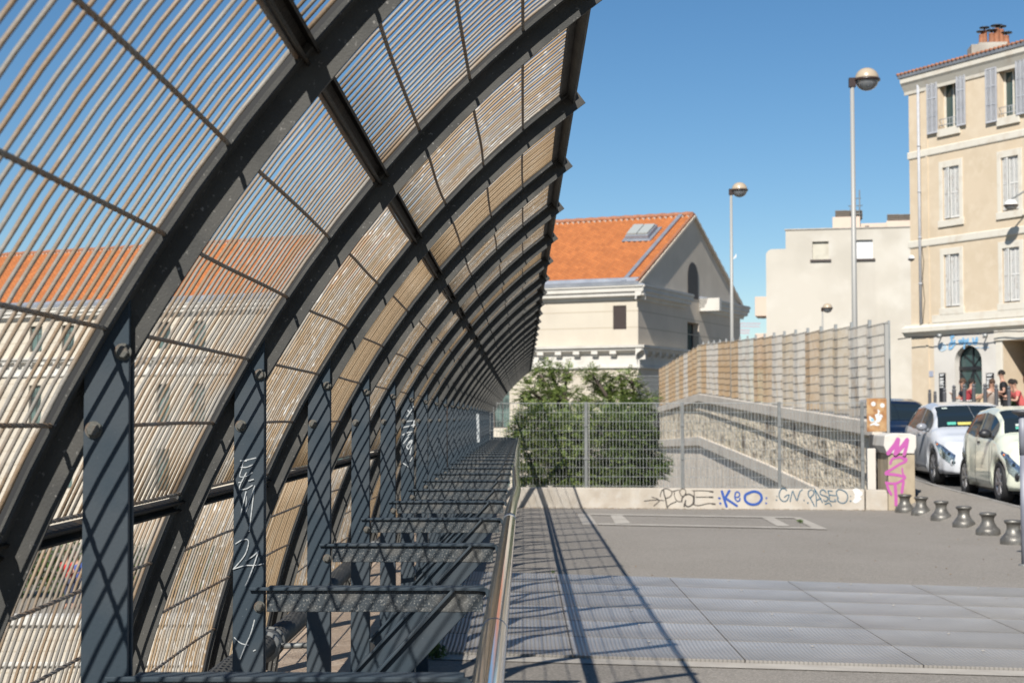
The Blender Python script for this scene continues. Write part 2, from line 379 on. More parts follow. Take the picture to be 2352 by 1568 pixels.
def catmull(p, k=6):
    p = [Vector(q) for q in p]
    if len(p) < 3: return p
    o = []
    for i in range(len(p) - 1):
        a, b, c, d = p[max(i - 1, 0)], p[i], p[i + 1], p[min(i + 2, len(p) - 1)]
        for j in range(k):
            t = j / k
            o.append(.5 * ((2 * b) + (c - a) * t + (2 * a - 5 * b + 4 * c - d) * t * t + (3 * b - a - 3 * c + d) * t ** 3))
    return o + [p[-1]]
def strokes(P, lists, width, off=.003, smooth=True, mb=None, mi=0):
    """painted strokes on a Plane; each list holds (t, z); flat ribbons with round ends"""
    mb = mb or MB()
    for li, pl in enumerate(lists):
        o = off + .0006 * (li % 7)
        wd = width
        if isinstance(pl, tuple): wd, pl = pl
        pl = catmull([(a, b, 0) for a, b in pl]) if smooth else [Vector((a, b, 0)) for a, b in pl]
        vs, fs = [], []
        k = len(pl)
        for i, p in enumerate(pl):
            t = pl[min(i + 1, k - 1)] - pl[max(i - 1, 0)]
            if t.length < 1e-6: t = Vector((1, 0, 0))
            t.normalize(); nn = Vector((-t.y, t.x, 0)) * wd / 2
            a, b = p + nn, p - nn
            vs += [P.pt(a.x, a.y, o), P.pt(b.x, b.y, o)]
        for i in range(k - 1): fs.append((2 * i, 2 * i + 1, 2 * i + 3, 2 * i + 2))
        mb.add(vs, fs, mi)
        for j, p in enumerate((pl[0], pl[-1])):
            c = [P.pt(p.x + cos(a * pi / 6) * wd / 2, p.y + sin(a * pi / 6) * wd / 2, o + .0002 + .0001 * j) for a in range(12)]
            mb.add(c, [tuple(range(12))], mi)
    return mb

# ------------------------------------------------------------------ ground
def S_road(y):
    pts = [(-20, .02), (10, .04), (20, .13), (23.7, .19), (25.5, .24), (27.7, .285), (29.5, .34), (32.3, .47), (46, 1.22), (61, 1.85), (90, 2.05), (400, 2.05)]
    for (a, b), (c, d) in zip(pts, pts[1:]):
        if y <= c: return b + (d - b) * max(0, (y - a)) / (c - a)
    return 2.15
KX = 7.55
mb = MB()                        # the plaza: flat asphalt, edge rising to the kerb of the street
ys = [-12 + i * 1.5 for i in range(27)] + [28.5]
xs = [-.66, 1, 3, 5, 6.5, 6.65, 6.8, 6.95, 7.1, 7.25, 7.44]
vs, fs = [], []
for y in ys:
    for x in xs:
        u = min(1, max(0, (x - 6.5) / .94)); u = u * (1.35 - .35 * u) if u < 1 else 1
        vs.append((x, y, u * (S_road(y) + .07)))
for i in range(len(ys) - 1):
    for j in range(len(xs) - 1):
        a = i * len(xs) + j; fs.append((a, a + 1, a + 1 + len(xs), a + len(xs)))
mb.add(vs, fs)
plaza = tag(mb.build('plaza_pavement', M['asphalt']), kind='structure')
mb = MB(); mb.box(-.655, 7.5, -12, 28.4, -8.0, -.06)      # the quay body under it
tag(mb.build('plaza_base', M['rough']), kind='structure')
mb = MB(); vs, fs = [], []
ys2 = [-12 + i * 2.0 for i in range(60)] + [130, 170, 400]
for y in ys2:
    z = S_road(y); k = z + .075
    for x, zz in ((7.44, k), (7.55, k), (7.555, z), (14.0, z), (14.005, k), (60, k + .3), (260, k + .3)): vs.append((x, y, zz))
for i in range(len(ys2) - 1):
    for j in range(6):
        a = i * 7 + j; fs.append((a, a + 1, a + 8, a + 7))
mb.add(vs, [f for i, f in enumerate(fs) if i % 6 in (2,)], 0)
mb.add(vs, [f for i, f in enumerate(fs) if i % 6 in (0, 1, 3)], 1)
mb.add(vs, [f for i, f in enumerate(fs) if i % 6 in (4, 5)], 2)
tag(mb.build('street', [M['road'], M['kerb'], M['asphalt']]), kind='structure')
M['lower'] = mat('lower_ground', (.26, .23, .19), .9, 0, c2=(.20, .18, .15), scale=.3, amt=.5, bump=.3, bs=10)
mb = MB(); mb.quad((-1500, -200, -8), (1500, -200, -8), (1500, 2500, -8), (-1500, 2500, -8))
tag(mb.build('ground', M['lower']), kind='structure')
mb = MB(); vs = []
for y in ys2:
    if y >= 28: vs += [(6.86, max(y, 28.41), (S_road(y) + .07) * (.46 if y < 29.5 else 1) + .001), (7.44, max(y, 28.42), S_road(y) + .075)]
mb.add(vs, [(2 * i, 2 * i + 1, 2 * i + 3, 2 * i + 2) for i in range(len(vs) // 2 - 1)])
tag(mb.build('street_edge', M['asphalt']), kind='structure')
mb = MB(); mb.box(7.6, 260, 28.4, 400, -7.9, -.3)
tag(mb.build('street_base', M['rough']), kind='structure')

# ribbed metal deck plates set into the asphalt
mb = MB()
def py(x, r): return (16.1 - 5.52 * r / 6.0) - (.30 - .02 * r) * x
for r in range(6):
    c0 = [-.62, .335, 1.455, 2.57, 3.69, 4.81, 5.9]
    for a, b in zip(c0, c0[1:]):
        g = .009
        x0, x1 = a + .0045, b - .0045
        k = 3
        q = [(x0, py(x0, r + 1) + g * 1.6), (x1, py(x1, r + 1) + g * 1.6), (x1, py(x1, r) - g), (x0, py(x0, r) - g)]
        tz = R.uniform(.003, .010); sg = R.uniform(-.001, .001)
        zz = [.012 + tz * .2, .012 + tz * .2, .012 + tz * 1.6 + sg, .012 + tz * 1.6]
        nv = 6; nu = 6; vs = []
        for i in range(nv + 1):
            f = i / nv; cz = -.015 * (1 - (2 * f - 1) ** 2)
            for j in range(nu + 1):
                e = j / nu; xa = q[0][0] + (q[1][0] - q[0][0]) * e; ya = q[0][1] + (q[1][1] - q[0][1]) * e; yb_ = q[3][1] + (q[2][1] - q[3][1]) * e
                vs.append((xa, ya + (yb_ - ya) * f, .022 + cz * (1 - (2 * e - 1) ** 6)))
        mb.add(vs, [(i * (nu + 1) + j, i * (nu + 1) + j + 1, (i + 1) * (nu + 1) + j + 1, (i + 1) * (nu + 1) + j) for i in range(nv) for j in range(nu)], 0, True)
        mb.m[-nv * nu:] = [i for i in range(nv) for j in range(nu)]  # one tone per strip, painting the light-to-dark band across the plate
        mb.add([(x, y, .0221) for x, y in q] + [(x, y, -.05) for x, y in q], [(0, 4, 5, 1), (1, 5, 6, 2), (2, 6, 7, 3), (3, 7, 4, 0)])
        for fx in (.5,):                     # screw heads / lifting plugs
            mx = x0 + (x1 - x0) * fx
            my = (py(mx, r) + py(mx, r + 1)) / 2 + .30
            mb.lathe([(.013, .02), (.010, .024)], (mx, my, tz * .4), 8, mi=6)
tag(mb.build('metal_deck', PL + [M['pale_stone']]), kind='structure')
mb = MB()                         # pale stone border of the deck, and the drain channel
for r, w0, w1 in ((0, .0, .16), (6, -.22, 0.0)):
    mb.add([(x, py(x, r) + w, .006 if w == 0 else .006) for x in (-.6, 5.9) for w in (w0, w1)], [(0, 2, 3, 1)])
mb.add([(5.9, py(5.9, 6) - .2, .006), (6.1, py(6.1, 6) - .2, .006), (6.1, py(6.1, 0) + .16, .006), (5.9, py(5.9, 0) + .16, .006)], [(0, 1, 2, 3)])
tag(mb.build('deck_border', M['pale_stone']), kind='structure')
def c8(x, y): return ((2000 + x * .6378) / 1.7415, (1300 + y * .6378) / 1.7415)
mb = MB()
for k, q in enumerate(([(485, 1185), (560, 1185), (610, 1252), (520, 1252)], [(690, 1190), (762, 1190), (822, 1245), (722, 1245)], [(1640, 1206), (1715, 1208), (1822, 1262), (1740, 1262)],
          [(1830, 1205), (1882, 1207), (2056, 1282), (1975, 1282)], [(560, 1184), (1830, 1204), (1840, 1212), (566, 1192)], [(606, 1246), (1990, 1272), (1996, 1281), (612, 1254)])):
    mb.add([(*gr(*c8(*p)), .0055 + .0012 * k) for p in q], [(3, 2, 1, 0)])
tag(mb.build('paving_outline', M['pale_stone']), kind='structure')

# ------------------------------------------------------------------ the low stone parapet that carries the arched barrier
mb = MB()
mb.box(-.98, -.662, -6, 28.0, -8.0, .60); mb.box(-1.01, -.650, -6, 28.0, .602, .642)
tag(mb.build('parapet', M['sand']), 'low sandstone parapet under the arched barrier, in its shadow', 'parapet')

# ------------------------------------------------------------------ arched barrier
AC, AR = (1.8875, .288), 2.891
Z0, SP, NB0, NB1 = 2.31, 1.2, -2, 24          # first post in view, spacing, indices
def arc(a, r=AR):                             # angle in degrees -> (x, z)
    return (AC[0] + r * cos(radians(a)), AC[1] + r * sin(radians(a)))
bar = thing('arched_barrier', 'long dark steel arched barrier with rusty bar grating and a polished handrail', 'barrier', (-.6, 2.3, 0))
def P0(v): return (v[0] + .6, v[1] - 2.3, v[2])
OFF = Vector((.6, -2.3, 0))                   # world -> barrier local
def local(mb): mb.v = [(x + OFF.x, y + OFF.y, z) for x, y, z in mb.v]; return mb

A_TIP, A_LOW = 126.8, 172.6
# one rib (T section: flange outside, web inside), built at y = 0
rib = MB()
n = 46
def sweep(mb, a0, a1, n, sec, y0=0, mi=0):    # sec: list of (r, y) closed section, swept along the arc
    k = len(sec); vs = []
    for i in range(n + 1):
        a = a0 + (a1 - a0) * i / n
        for r, y in sec:
            x, z = arc(a, r); vs.append((x, y0 + y, z))
    fs = [(i * k + j, i * k + (j + 1) % k, (i + 1) * k + (j + 1) % k, (i + 1) * k + j) for i in range(n) for j in range(k)]
    fs += [tuple(range(k - 1, -1, -1)), tuple(n * k + j for j in range(k))]
    mb.add(vs, fs, mi)
RI = AR - .060
sweep(rib, A_TIP, A_LOW, n, [(AR - .003, -.030), (AR - .013, -.030), (AR - .013, -.0035), (RI, -.0035), (RI, .0035), (AR - .013, .0035), (AR - .013, .030), (AR - .003, .030)])
sweep(rib, A_TIP + .3, A_LOW - .3, n, [(AR + .013, -.024), (AR - .0029, -.024), (AR - .0029, .024), (AR + .013, .024)], mi=1)  # added black strip, paints the shaded gap between grating and flange
rib_mesh = rib.build('arched_rib', [M['rib'], M['tyre_and_gap_black']], bar)
rib_mesh.location = (0, 0, 0)
# grating: round rods along the arc, twisted cross rods on the inside
def grating(a0, a1, crosses, mats, seed):
    g = MB(); rr = random.Random(seed)
    nb = 29
    for i in range(nb):
        y = .050 + (SP - .10) * i / (nb - 1) + rr.uniform(-.0015, .0015)
        k = max(4, int(abs(a1 - a0) / 2.2))
        r = AR + .003 + rr.uniform(-.001, .001)
        pts = [(arc(a0 + (a1 - a0) * j / k, r)[0], y, arc(a0 + (a1 - a0) * j / k, r)[1]) for j in range(k + 1)]
        g.tube(pts, .0030 if 0 < i < nb - 1 else .0040, 7, mi=0, up=(0, 1, 0))
    for c in crosses:
        x, z = arc(c, AR - .0052)
        k = 120
        sag = rr.uniform(-.004, .004); sag2 = rr.uniform(-.003, .003)
        pts = []
        for j in range(k + 1):
            u = j / k; s_ = sin(pi * u)
            ax = Vector((cos(radians(c)), 0, sin(radians(c)))); tg = Vector((-sin(radians(c)), 0, cos(radians(c))))
            p = Vector((x, .012 + (SP - .024) * u, z)) + tg * (s_ * sag + sin(2 * pi * u) * sag2)
            pts.append(p)
        g.tube(pts, .0040, 5, mi=1, sm=False, twist=.50)
    return g
CR = [127.6 + 3.22 * i for i in range(14)]
MPU, LPU = 139.95, 157.15                      # purlin angles
secs = [(A_TIP + .9, MPU + .1, [c for c in CR[1:] if c < MPU - .5]), (MPU + .30, LPU - .46, [MPU + .36 + 3.225 * i for i in range(5)] + [LPU - .52]),
        (LPU - .1, A_LOW - .3, [c for c in [159.9 + 3.15 * i for i in range(5)] if c < A_LOW])]
VAR = {}
for v, mk in enumerate(('bar_a', 'bar_b', 'bar_c')):
    VAR[v] = [grating(a0, a1, cr, None, 10 * v + i) for i, (a0, a1, cr) in enumerate(secs)]
GM = {}
order = {-2: 0, -1: 0, 0: 0, 1: 2, 2: 1, 3: 2, 4: 2, 5: 1, 6: 2, 7: 1, 8: 2, 9: 1, 10: 1, 11: 0, 12: 2}
for n_ in range(NB0, NB1):
    v = order.get(n_, n_ * 7 % 3)
    for i in range(3):
        if (v, i) not in GM:
            o = VAR[v][i].build('grating_panel', [M[('bar_a', 'bar_b', 'bar_c')[v]], M['twist']], bar)
            GM[(v, i)] = o.data
        else:
            o = bpy.data.objects.new('grating_panel', GM[(v, i)]); COL.objects.link(o); o.parent = bar
        o.location = (OFF.x, OFF.y + Z0 + SP * (n_) , 0)
        if i == 0 and n_ > 1: o.location.z += R.uniform(-.004, .004)

# posts: two flat plates with the rib web between them
pm = MB()
def post_poly(y): 
    tops = [arc(a, AR - .003) for a in (151.2, 150.4, 149.5, 148.6)]
    return [(-.6415, y, .0), (-.568, y, .0)] + [(x, y, z) for x, z in reversed(tops)]
pm.prism(post_poly(-.020), (0, .0105, 0)); pm.prism(post_poly(.0045), (0, .0105, 0))
post_o = pm.build('post', M['steel'], bar, bevel=.0015)
def hexbolt(r, h):
    b = MB(); b.lathe([(r * 1.28, 0), (r * 1.28, .0025)], n=20, sm=False); b.lathe([(r, .0025), (r, h * .86), (r * .82, h)], n=6, sm=False)
    return b.build('bolt', M['bolt'])
bolt0 = hexbolt(.0100, .009); bolt0.rotation_euler = (radians(90), radians(14), 0)
beam = MB()
ZB = 1.2265                                    # top of the bracket beam
beam.box(-.5675, -.088, -.0200, -.0120, ZB - .055, ZB - .0075)                      # leg
beam.prism([(-.605, -.058, ZB - .0075), (-.568, -.058, ZB - .0075), (-.105, -.058, ZB - .0075), (-.082, -.058, ZB - .010), (-.080, -.058, ZB - .022), (-.073, -.058, ZB - .022), (-.074, -.058, ZB - .006), (-.080, -.058, ZB - .001), (-.10, -.058, ZB), (-.605, -.058, ZB)], (0, .0085, 0))
beam.v = [(x, y + .0285 if y < -.04 else y, z) for x, y, z in beam.v]
beam.box(-.5665, -.085, -.0212, .0200, ZB - .0073, ZB - .0003)
beam.m = [0 if i < 6 else 1 for i in range(len(beam.m))]
beam_o = beam.build('bracket_beam', [M['leg'], M['steel']], bar, bevel=.0015)
br = MB()
d = Vector((-.68, 0, -.73)).normalized(); nn = Vector((.73, 0, -.68)).normalized()   # along, and towards the underside
a = Vector((-.150, 0, ZB - .008)); L = (.568 - .150) / .68
b = a + d * L
def pp(p, y, o): q = p + nn * o; return (q.x, y, q.z)
a2 = a + nn * .050
br.prism([(a.x, -.004, a.z), (a.x + .078, -.004, ZB - .0085), (a2.x + .004, -.004, a2.z), (b.x + nn.x * .05, -.004, b.z + nn.z * .05), (b.x, -.004, b.z)], (0, .0065, 0))
br.v = [(x, y - .0145, z) for x, y, z in br.v]
br.prism([pp(a, -.031, -.0072), pp(a, -.031, 0), pp(b, -.031, 0), pp(b, -.031, -.0072)], (0, .048, 0))
br_o = br.build('diagonal_brace', M['steel'], bar, bevel=.002)
posts = []
for n_ in range(NB0, NB1 + 1):
    y = OFF.y + Z0 + SP * n_
    first = n_ == NB0
    for src in (rib_mesh, post_o, beam_o, br_o):
        o = src if first else put(src, bar)
        o.location = (OFF.x, y, 0)
        if src is post_o: posts.append(o)
        elif src is rib_mesh: o.rotation_euler = (0, 0, 0)
def put_bolts(n_, po):
    for k, (x, z) in enumerate(((-.586, 1.697), (-.6275, 1.583), (-.583, 1.183))):
        c = bpy.data.objects.new('bolt', bolt0.data); COL.objects.link(c); c.parent = po
        c.location = (x, -.0200, z); c.rotation_euler = (radians(90), radians(R.uniform(0, 60)), 0)
for i, po in enumerate(posts):
    if i <= 14: put_bolts(i, po)
bpy.data.objects.remove(bolt0)
def chan(a, t, hr, name):                      # U channel between ribs, opening inward
    m_ = MB()
    ax = Vector((cos(radians(a)), 0, sin(radians(a)))); tg = Vector((-sin(radians(a)), 0, cos(radians(a))))
    x, z = arc(a, AR + .004); c = Vector((x, 0, z)); y0, y1 = Z0 + SP * NB0 - .01, Z0 + SP * NB1 + .01
    def bx(u0, u1, r0, r1):
        q = [c + tg * u + ax * r for u, r in ((u0, r0), (u1, r0), (u1, r1), (u0, r1))]
        m_.prism([(p.x, y0, p.z) for p in q], (0, y1 - y0, 0))
    bx(-t, t, -.006, 0); bx(-t, -t + .005, -hr, -.006); bx(t - .005, t, -hr, -.006)
    return local(m_).build(name, M['purlin'], bar)
chan(MPU, .0145, .026, 'purlin'); chan(LPU, .013, .024, 'purlin')
m_ = MB(); ax, tg = Vector((cos(radians(127.4)), 0, sin(radians(127.4)))), Vector((-sin(radians(127.4)), 0, cos(radians(127.4))))
x, z = arc(127.4, AR); c = Vector((x, 0, z))
q = [c + tg * u + ax * r for u, r in ((-.006, -.040), (.002, -.040), (.002, .004), (-.006, .004))]
m_.prism([(p.x, Z0 + SP * NB0, p.z) for p in q], (0, SP * (NB1 - NB0), 0))
q = [c + tg * u + ax * r for u, r in ((-.004, -.004), (.024, -.004), (.024, .004), (-.004, .004))]
m_.prism([(p.x + .0004, Z0 + SP * NB0 + .004, p.z - .0005) for p in q], (0, SP * (NB1 - NB0) - .008, 0))
local(m_).build('edge_purlin', M['rib'], bar)
# handrail
hr = MB(); pts, rs = [], []
jit = [(.30, 0, 0), (1.4, 0, 0), (2.7, 0, 0), (4.2, .001, 0), (5.4, .002, .001), (5.75, .002, .002), (6.6, .006, .0), (8.0, .017, -.008), (9.2, .010, -.004), (11, .0, .008), (13, .002, .004), (16, -.006, .0), (20, -.004, .003), (25, .0, .004), (30.9, .004, .006)]
cp = catmull([(-.048 + a, y, 1.236 + b) for y, a, b in jit], 8)
hr.tube(cp, .0225, 28)
hr_o = local(hr).build('handrail', M['rail'], bar)
for y in (2.72, 5.6, 11.0, 16.5, 22.0):
    q = min(cp, key=lambda p: abs(p.y - y))
    c = MB(); c.tube([(q.x, q.y - .003, q.z), (q.x, q.y + .003, q.z)], .0229, 28)
    if y == 5.6: c.tube([(q.x, q.y - .05, q.z), (q.x, q.y + .05, q.z)], .0236, 28)
    local(c).build('rail_joint', M['rail'] if y != 5.6 else M['galv'], hr_o)
# scratched writing on posts
def cD(x, y): return ((900 + x * .5733) / 1.7415, (1780 + y * .574) / 1.7415)
def cE(x, y): return ((1500 + x * .3826) / 1.7415, (1400 + y * .3827) / 1.7415)
M['scratch'] = mat('white_scratch', (.50, .52, .52), .8, 0, c2=(.25, .28, .3), scale=160, amt=.4)
def writing(post_i, conv, lists, wd, lab):
    y = Z0 + SP * (post_i) - .0202
    P = Plane((0, y), (1, 0))
    ls = []
    for l_ in lists: ls.append([P.tz(*conv(*p)) for p in l_])
    m_ = strokes(P, ls, wd, off=.0006, smooth=True)
    po = posts[post_i - NB0]
    m_.v = [(x, yy - (Z0 + SP * post_i), z) for x, yy, z in m_.v]
    o = m_.build('writing', M['scratch'], po); tag(o, lab)
writing(1, cD, [[(108, 108), (160, 100), (216, 87)], [(150, 108), (128, 116), (118, 160), (104, 216), (150, 214), (190, 190)], [(106, 152), (150, 152), (196, 134)], [(150, 190), (128, 232), (104, 284), (108, 306), (150, 302), (192, 278)], [(98, 258), (116, 256)], [(168, 246), (200, 236)],
                [(109, 494), (128, 410), (148, 322)], [(148, 322), (148, 400), (146, 466)], [(146, 466), (176, 376), (208, 282)], [(208, 282), (192, 410), (170, 598)],
                [(76, 684), (120, 658), (158, 656), (164, 690), (136, 768), (60, 860)], [(60, 860), (140, 836), (216, 834), (270, 822)], [(236, 734), (196, 770), (148, 802)], [(236, 734), (204, 830), (166, 930), (150, 964), (144, 974)],
                [(206, 1216), (180, 1310), (140, 1400), (106, 1486)], [(66, 1338), (110, 1376), (162, 1390)], [(200, 1430), (212, 1424)]], .0024, 'white scratched letters EEM 24 Y')
writing(5, cE, [[(402, 588), (372, 640), (335, 692)], [(335, 620), (378, 662)], [(304, 752), (340, 742), (408, 735)], [(300, 806), (380, 786), (415, 780)], [(410, 735), (400, 800)], [(290, 884), (340, 860), (385, 852)], [(300, 900), (330, 850)], [(345, 890), (385, 850)], [(300, 972), (330, 930), (350, 905)], [(325, 985), (388, 940), (355, 1030), (330, 1000), (372, 960)], [(384, 960), (378, 1030), (366, 1088)], [(292, 1178), (350, 1216)], [(388, 1122), (368, 1158)]], .006, 'white scratched tag')
writing(13, cE, [[(1072, 676), (1076, 780), (1078, 870), (1080, 950)]], .03, 'white painted streak')
# rusty pole tied against the barrier
m_ = MB(); m_.tube([(-.595, 12.2, 1.21), (-.60, 12.19, 1.55), (-.592, 12.2, 1.905)], .016, 10)
tag(m_.build('rusty_pole', mat('rusty_pole', (.16, .095, .06), .8, 0, c2=(.24, .20, .16), scale=9, amt=.5)), 'thin rusty pole tied upright against the arched barrier', 'pole')
# corrugated hose along the parapet
pts = [(-.765, y, .93 + .012 * sin(y * 2.1)) for y in [i * .0045 for i in range(-40, 3700)]]
m_ = MB(); m_.tube(pts, .03, 12, rs=[.0335 + .0026 * (1, .3, -1, .3)[i % 4] for i in range(len(pts))])
hose = tag(m_.build('hose', M['pipe']), 'ribbed black hose running along behind the barrier posts', 'hose')
for y in (1.4, 4.72, 8.1, 11.5, 14.9):
    c = MB(); z = .93 + .012 * sin(y * 2.1)
    c.tube([(-.765, y - .05, z), (-.765, y + .05, z)], .041, 18); c.tube([(-.765, y - .055, z), (-.765, y - .043, z)], .047, 18); c.tube([(-.765, y + .043, z), (-.765, y + .055, z)], .047, 18)
    c.tube([(-.73, y, z - .005), (-.60, y + .02, z - .005)], .009, 10)
    c.build('hose_coupling', M['galv_dark'], hose)

# ------------------------------------------------------------------ low graffiti wall with mesh fence
WP = Plane((-.66, 28.22), (7.12, -.80))
WL = 7.55
lw = thing('low_wall', 'low concrete wall covered in black and blue graffiti across the end of the plaza', 'wall', (-.66, 28.22, 0))
mb = MB(); mb.pbox(WP, -.35, 6.68, -.3, .36, -.30, 0); mb.pbox(WP, 6.70, WL - .05, -.3, .345, -.30, .004)
o = mb.build('wall_block', M['concrete'], bevel=.012); o.parent = lw; o.matrix_parent_inverse = Matrix.Translation((.66, -28.22, 0))
def under(o, root):
    o.parent = root; o.matrix_parent_inverse = Matrix.Translation(root.location).inverted() if not root.rotation_euler.z else (Matrix.Translation(root.location) @ Matrix.Rotation(root.rotation_euler.z, 4, 'Z')).inverted()
    return o
def cA(x, y): return ((2560 + x * .21259) / 1.7415, (1930 + y * .21259) / 1.7415)
def cB(x, y): return ((3060 + x * .21259) / 1.7415, (1930 + y * .21259) / 1.7415)
def T(P, conv, lists):
    r = []
    for l_ in lists:
        if isinstance(l_, tuple): r.append((l_[0], [P.tz(*conv(*p)) for p in l_[1]]))
        else: r.append([P.tz(*conv(*p)) for p in l_])
    return r
M['ink_black'] = mat('black_spray', (.06, .052, .045), .8, c2=(.12, .10, .085), scale=20, amt=.4)
M['ink_blue'] = mat('blue_spray', (.022, .085, .36), .7)
M['ink_teal'] = mat('teal_spray', (.035, .11, .17), .7, c2=(.07, .17, .25), scale=20, amt=.4)
M['ink_pink'] = mat('pink_spray', (.50, .10, .36), .7)
blk = [[(80, 342), (200, 326), (330, 322), (450, 332)], [(222, 268), (290, 286), (350, 312)], [(262, 430), (320, 380), (370, 335)],
       [(380, 258), (392, 190), (412, 140), (440, 125)], (.022, [(440, 125), (456, 220), (480, 300), (505, 440), (512, 470)]), [(420, 140), (470, 108), (540, 120), (600, 170), (580, 240), (530, 275), (480, 285)], [(512, 460), (570, 400), (680, 350)],
       [(590, 165), (650, 150), (730, 130)], [(648, 150), (645, 230), (668, 300), (710, 345), (780, 350)], [(860, 200), (855, 140), (820, 110), (780, 115), (745, 160), (760, 210), (790, 250), (830, 240), (860, 190)], (.022, [(785, 350), (792, 290), (830, 240), (890, 215), (950, 220), (1000, 260), (1005, 340), (985, 400), (930, 440), (880, 440), (850, 400), (856, 330)]), (.024, [(830, 440), (842, 380)]),
       [(1018, 150), (1020, 240), (1018, 300)], (.022, [(1018, 250), (1014, 400)]), [(985, 148), (1100, 145), (1250, 150), (1370, 168)], [(1050, 268), (1200, 266), (1370, 266)], [(990, 400), (1080, 425), (1180, 410), (1290, 385), (1405, 395)], (.026, [(1310, 158), (1372, 168)]), (.026, [(1310, 266), (1368, 268)]), (.026, [(1360, 392), (1408, 396)])]
o = strokes(WP, T(WP, cA, blk), .014, off=.006).build('graffiti', M['ink_black']); under(o, lw); tag(o, 'black graffiti arrow and letters PIGSE')
blu = [(.045, [(1540, 160), (1570, 260), (1600, 360), (1628, 440)]), (.042, [(1680, 150), (1640, 220), (1600, 290)]), (.042, [(1600, 285), (1700, 350), (1820, 430)]), (.024, [(1790, 270), (1850, 265), (1875, 220), (1850, 175), (1805, 175), (1785, 240), (1790, 300), (1830, 345), (1870, 330), (1880, 290)]),
       (.044, [(2030, 200), (2110, 165), (2200, 170), (2270, 220), (2285, 300), (2240, 370), (2160, 405), (2060, 395), (1990, 345), (1970, 280), (1990, 220), (2050, 188)]), (.036, [(1488, 288), (1500, 286)]), (.036, [(1508, 382), (1514, 388)]), (.03, [(2375, 285), (2379, 288)]), (.03, [(2370, 380), (2374, 383)])]
o = strokes(WP, T(WP, cA, blu), .04, off=.006).build('graffiti', M['ink_blue']); under(o, lw); tag(o, 'bold blue graffiti letters KEO')
tea = [[(405, 140), (370, 110), (310, 115), (275, 170), (265, 250), (300, 320), (360, 350), (410, 330), (440, 280), (450, 225), (400, 240), (365, 270)], [(472, 350), (490, 260), (520, 155), (550, 230), (600, 330), (630, 240), (660, 160), (700, 130)],
       [(930, 440), (890, 360), (850, 290), (815, 230), (820, 160), (870, 130), (915, 160), (910, 220), (870, 260), (850, 290)], [(930, 110), (970, 180), (1020, 260), (1080, 370)], [(930, 110), (955, 220), (965, 320), (965, 440)], [(965, 325), (1010, 310), (1050, 290)],
       [(1145, 180), (1110, 135), (1060, 135), (1035, 180), (1060, 225), (1130, 245), (1180, 280), (1170, 330), (1120, 345), (1100, 320)], [(1265, 155), (1210, 150), (1185, 155), (1205, 230), (1215, 330), (1260, 350), (1330, 345), (1310, 310)], [(1215, 225), (1270, 235), (1330, 240)],
       [(1380, 290), (1350, 230), (1345, 160), (1390, 125), (1460, 140), (1530, 190), (1555, 260), (1535, 340), (1480, 380), (1410, 370), (1365, 330), (1365, 290)], [(1130, 402), (1180, 380), (1220, 385), (1245, 435)],
       (.022, [(212, 320), (216, 322)]), (.018, [(222, 250), (225, 252)]), (.022, [(732, 326), (736, 328)]), (.024, [(802, 370), (806, 380)]), (.020, [(1610, 252), (1613, 254)]), (.026, [(1606, 340), (1610, 342)])]
o = strokes(WP, T(WP, cB, tea), .017, off=.006).build('graffiti', M['ink_teal']); under(o, lw); tag(o, 'teal graffiti letters GN PASEO')
mb = MB()
for k, (x, y, r) in enumerate(((1715, 160, .07), (1740, 220, .09), (1728, 290, .08), (1765, 200, .07), (1700, 340, .05), (1750, 330, .04), (1800, 190, .04))):
    t, z = WP.tz(*cB(x, y)); mb.add([WP.pt(t + cos(a) * r * (.7 + .3 * sin(3 * a + k)), z + sin(a) * r * .8, .0055 + .0004 * k) for a in [i * pi / 10 for i in range(20)]], [tuple(range(20))])
under(tag(mb.build('paint_patch', M['white']), 'white paint patch'), lw)

def fence(name, label, P, t0, t1, z0, z1, posts_t, pitch, rows, wr=.0030, mat_=None, postw=.03, group=None, off=-.15, dark=True):
    root = thing(name, label, 'fence', tuple(P.pt(t0, z0, off)), 0, group)
    mb = MB(); mat_ = mat_ or M['galv']
    k = int((t1 - t0) / pitch)
    for i in range(k + 1):
        t = t0 + i * pitch
        a, b = P.pt(t, z0 + .01, off), P.pt(t, z1, off)
        mb.bar(a, b, wr * 2, wr * 2, up=P.n)
    m2 = MB()
    for i in range(rows + 1):
        z = z0 + .03 + (z1 - z0 - .035) * i / rows
        r = wr if i < rows else wr * 2.2
        mb.bar(P.pt(t0, z, off + wr * 2.2), P.pt(t1, z, off + wr * 2.2), r * 2, r * 2, up=(0, 0, 1))
        if i < rows: mb.bar(P.pt(t0, z, off - wr * 2.2), P.pt(t1, z, off - wr * 2.2), r * 2, r * 2, up=(0, 0, 1))
    under(mb.build('mesh_panel', mat_), root)
    for t in posts_t:
        mp_ = MB(); mp_.pbox(P, t - postw, t + postw, z0 - .02, z1 + .015, off - .045, off + .018); mp_.pbox(P, t - postw * 1.3, t + postw * 1.3, z0 - .0, z0 + .012, off - .06, off + .03)
        po = under(mp_.build('fence_post', M['galv_dark'], bevel=.004), root)
        for zz in (.33, .72):
            c = MB(); c.pbox(P, t - postw * 1.25, t + postw * 1.25, z0 + (z1 - z0) * zz, z0 + (z1 - z0) * zz + .035, off + .018, off + .030); under(c.build('clip', M['galv_dark']), root)
    return root
FT = [WP.tz(x, 1122)[0] for x in (1345, 1568, 1792, 1984)]
fence('mesh_fence', 'galvanised wire mesh fence standing on the low graffiti wall', WP, -.30, FT[3], .362, 1.875, FT, .060, 9, group=None)
mb = MB(); t = FT[0] + .05; mb.pbox(WP, t, t + .013, .365, 1.88, -.17, -.12)
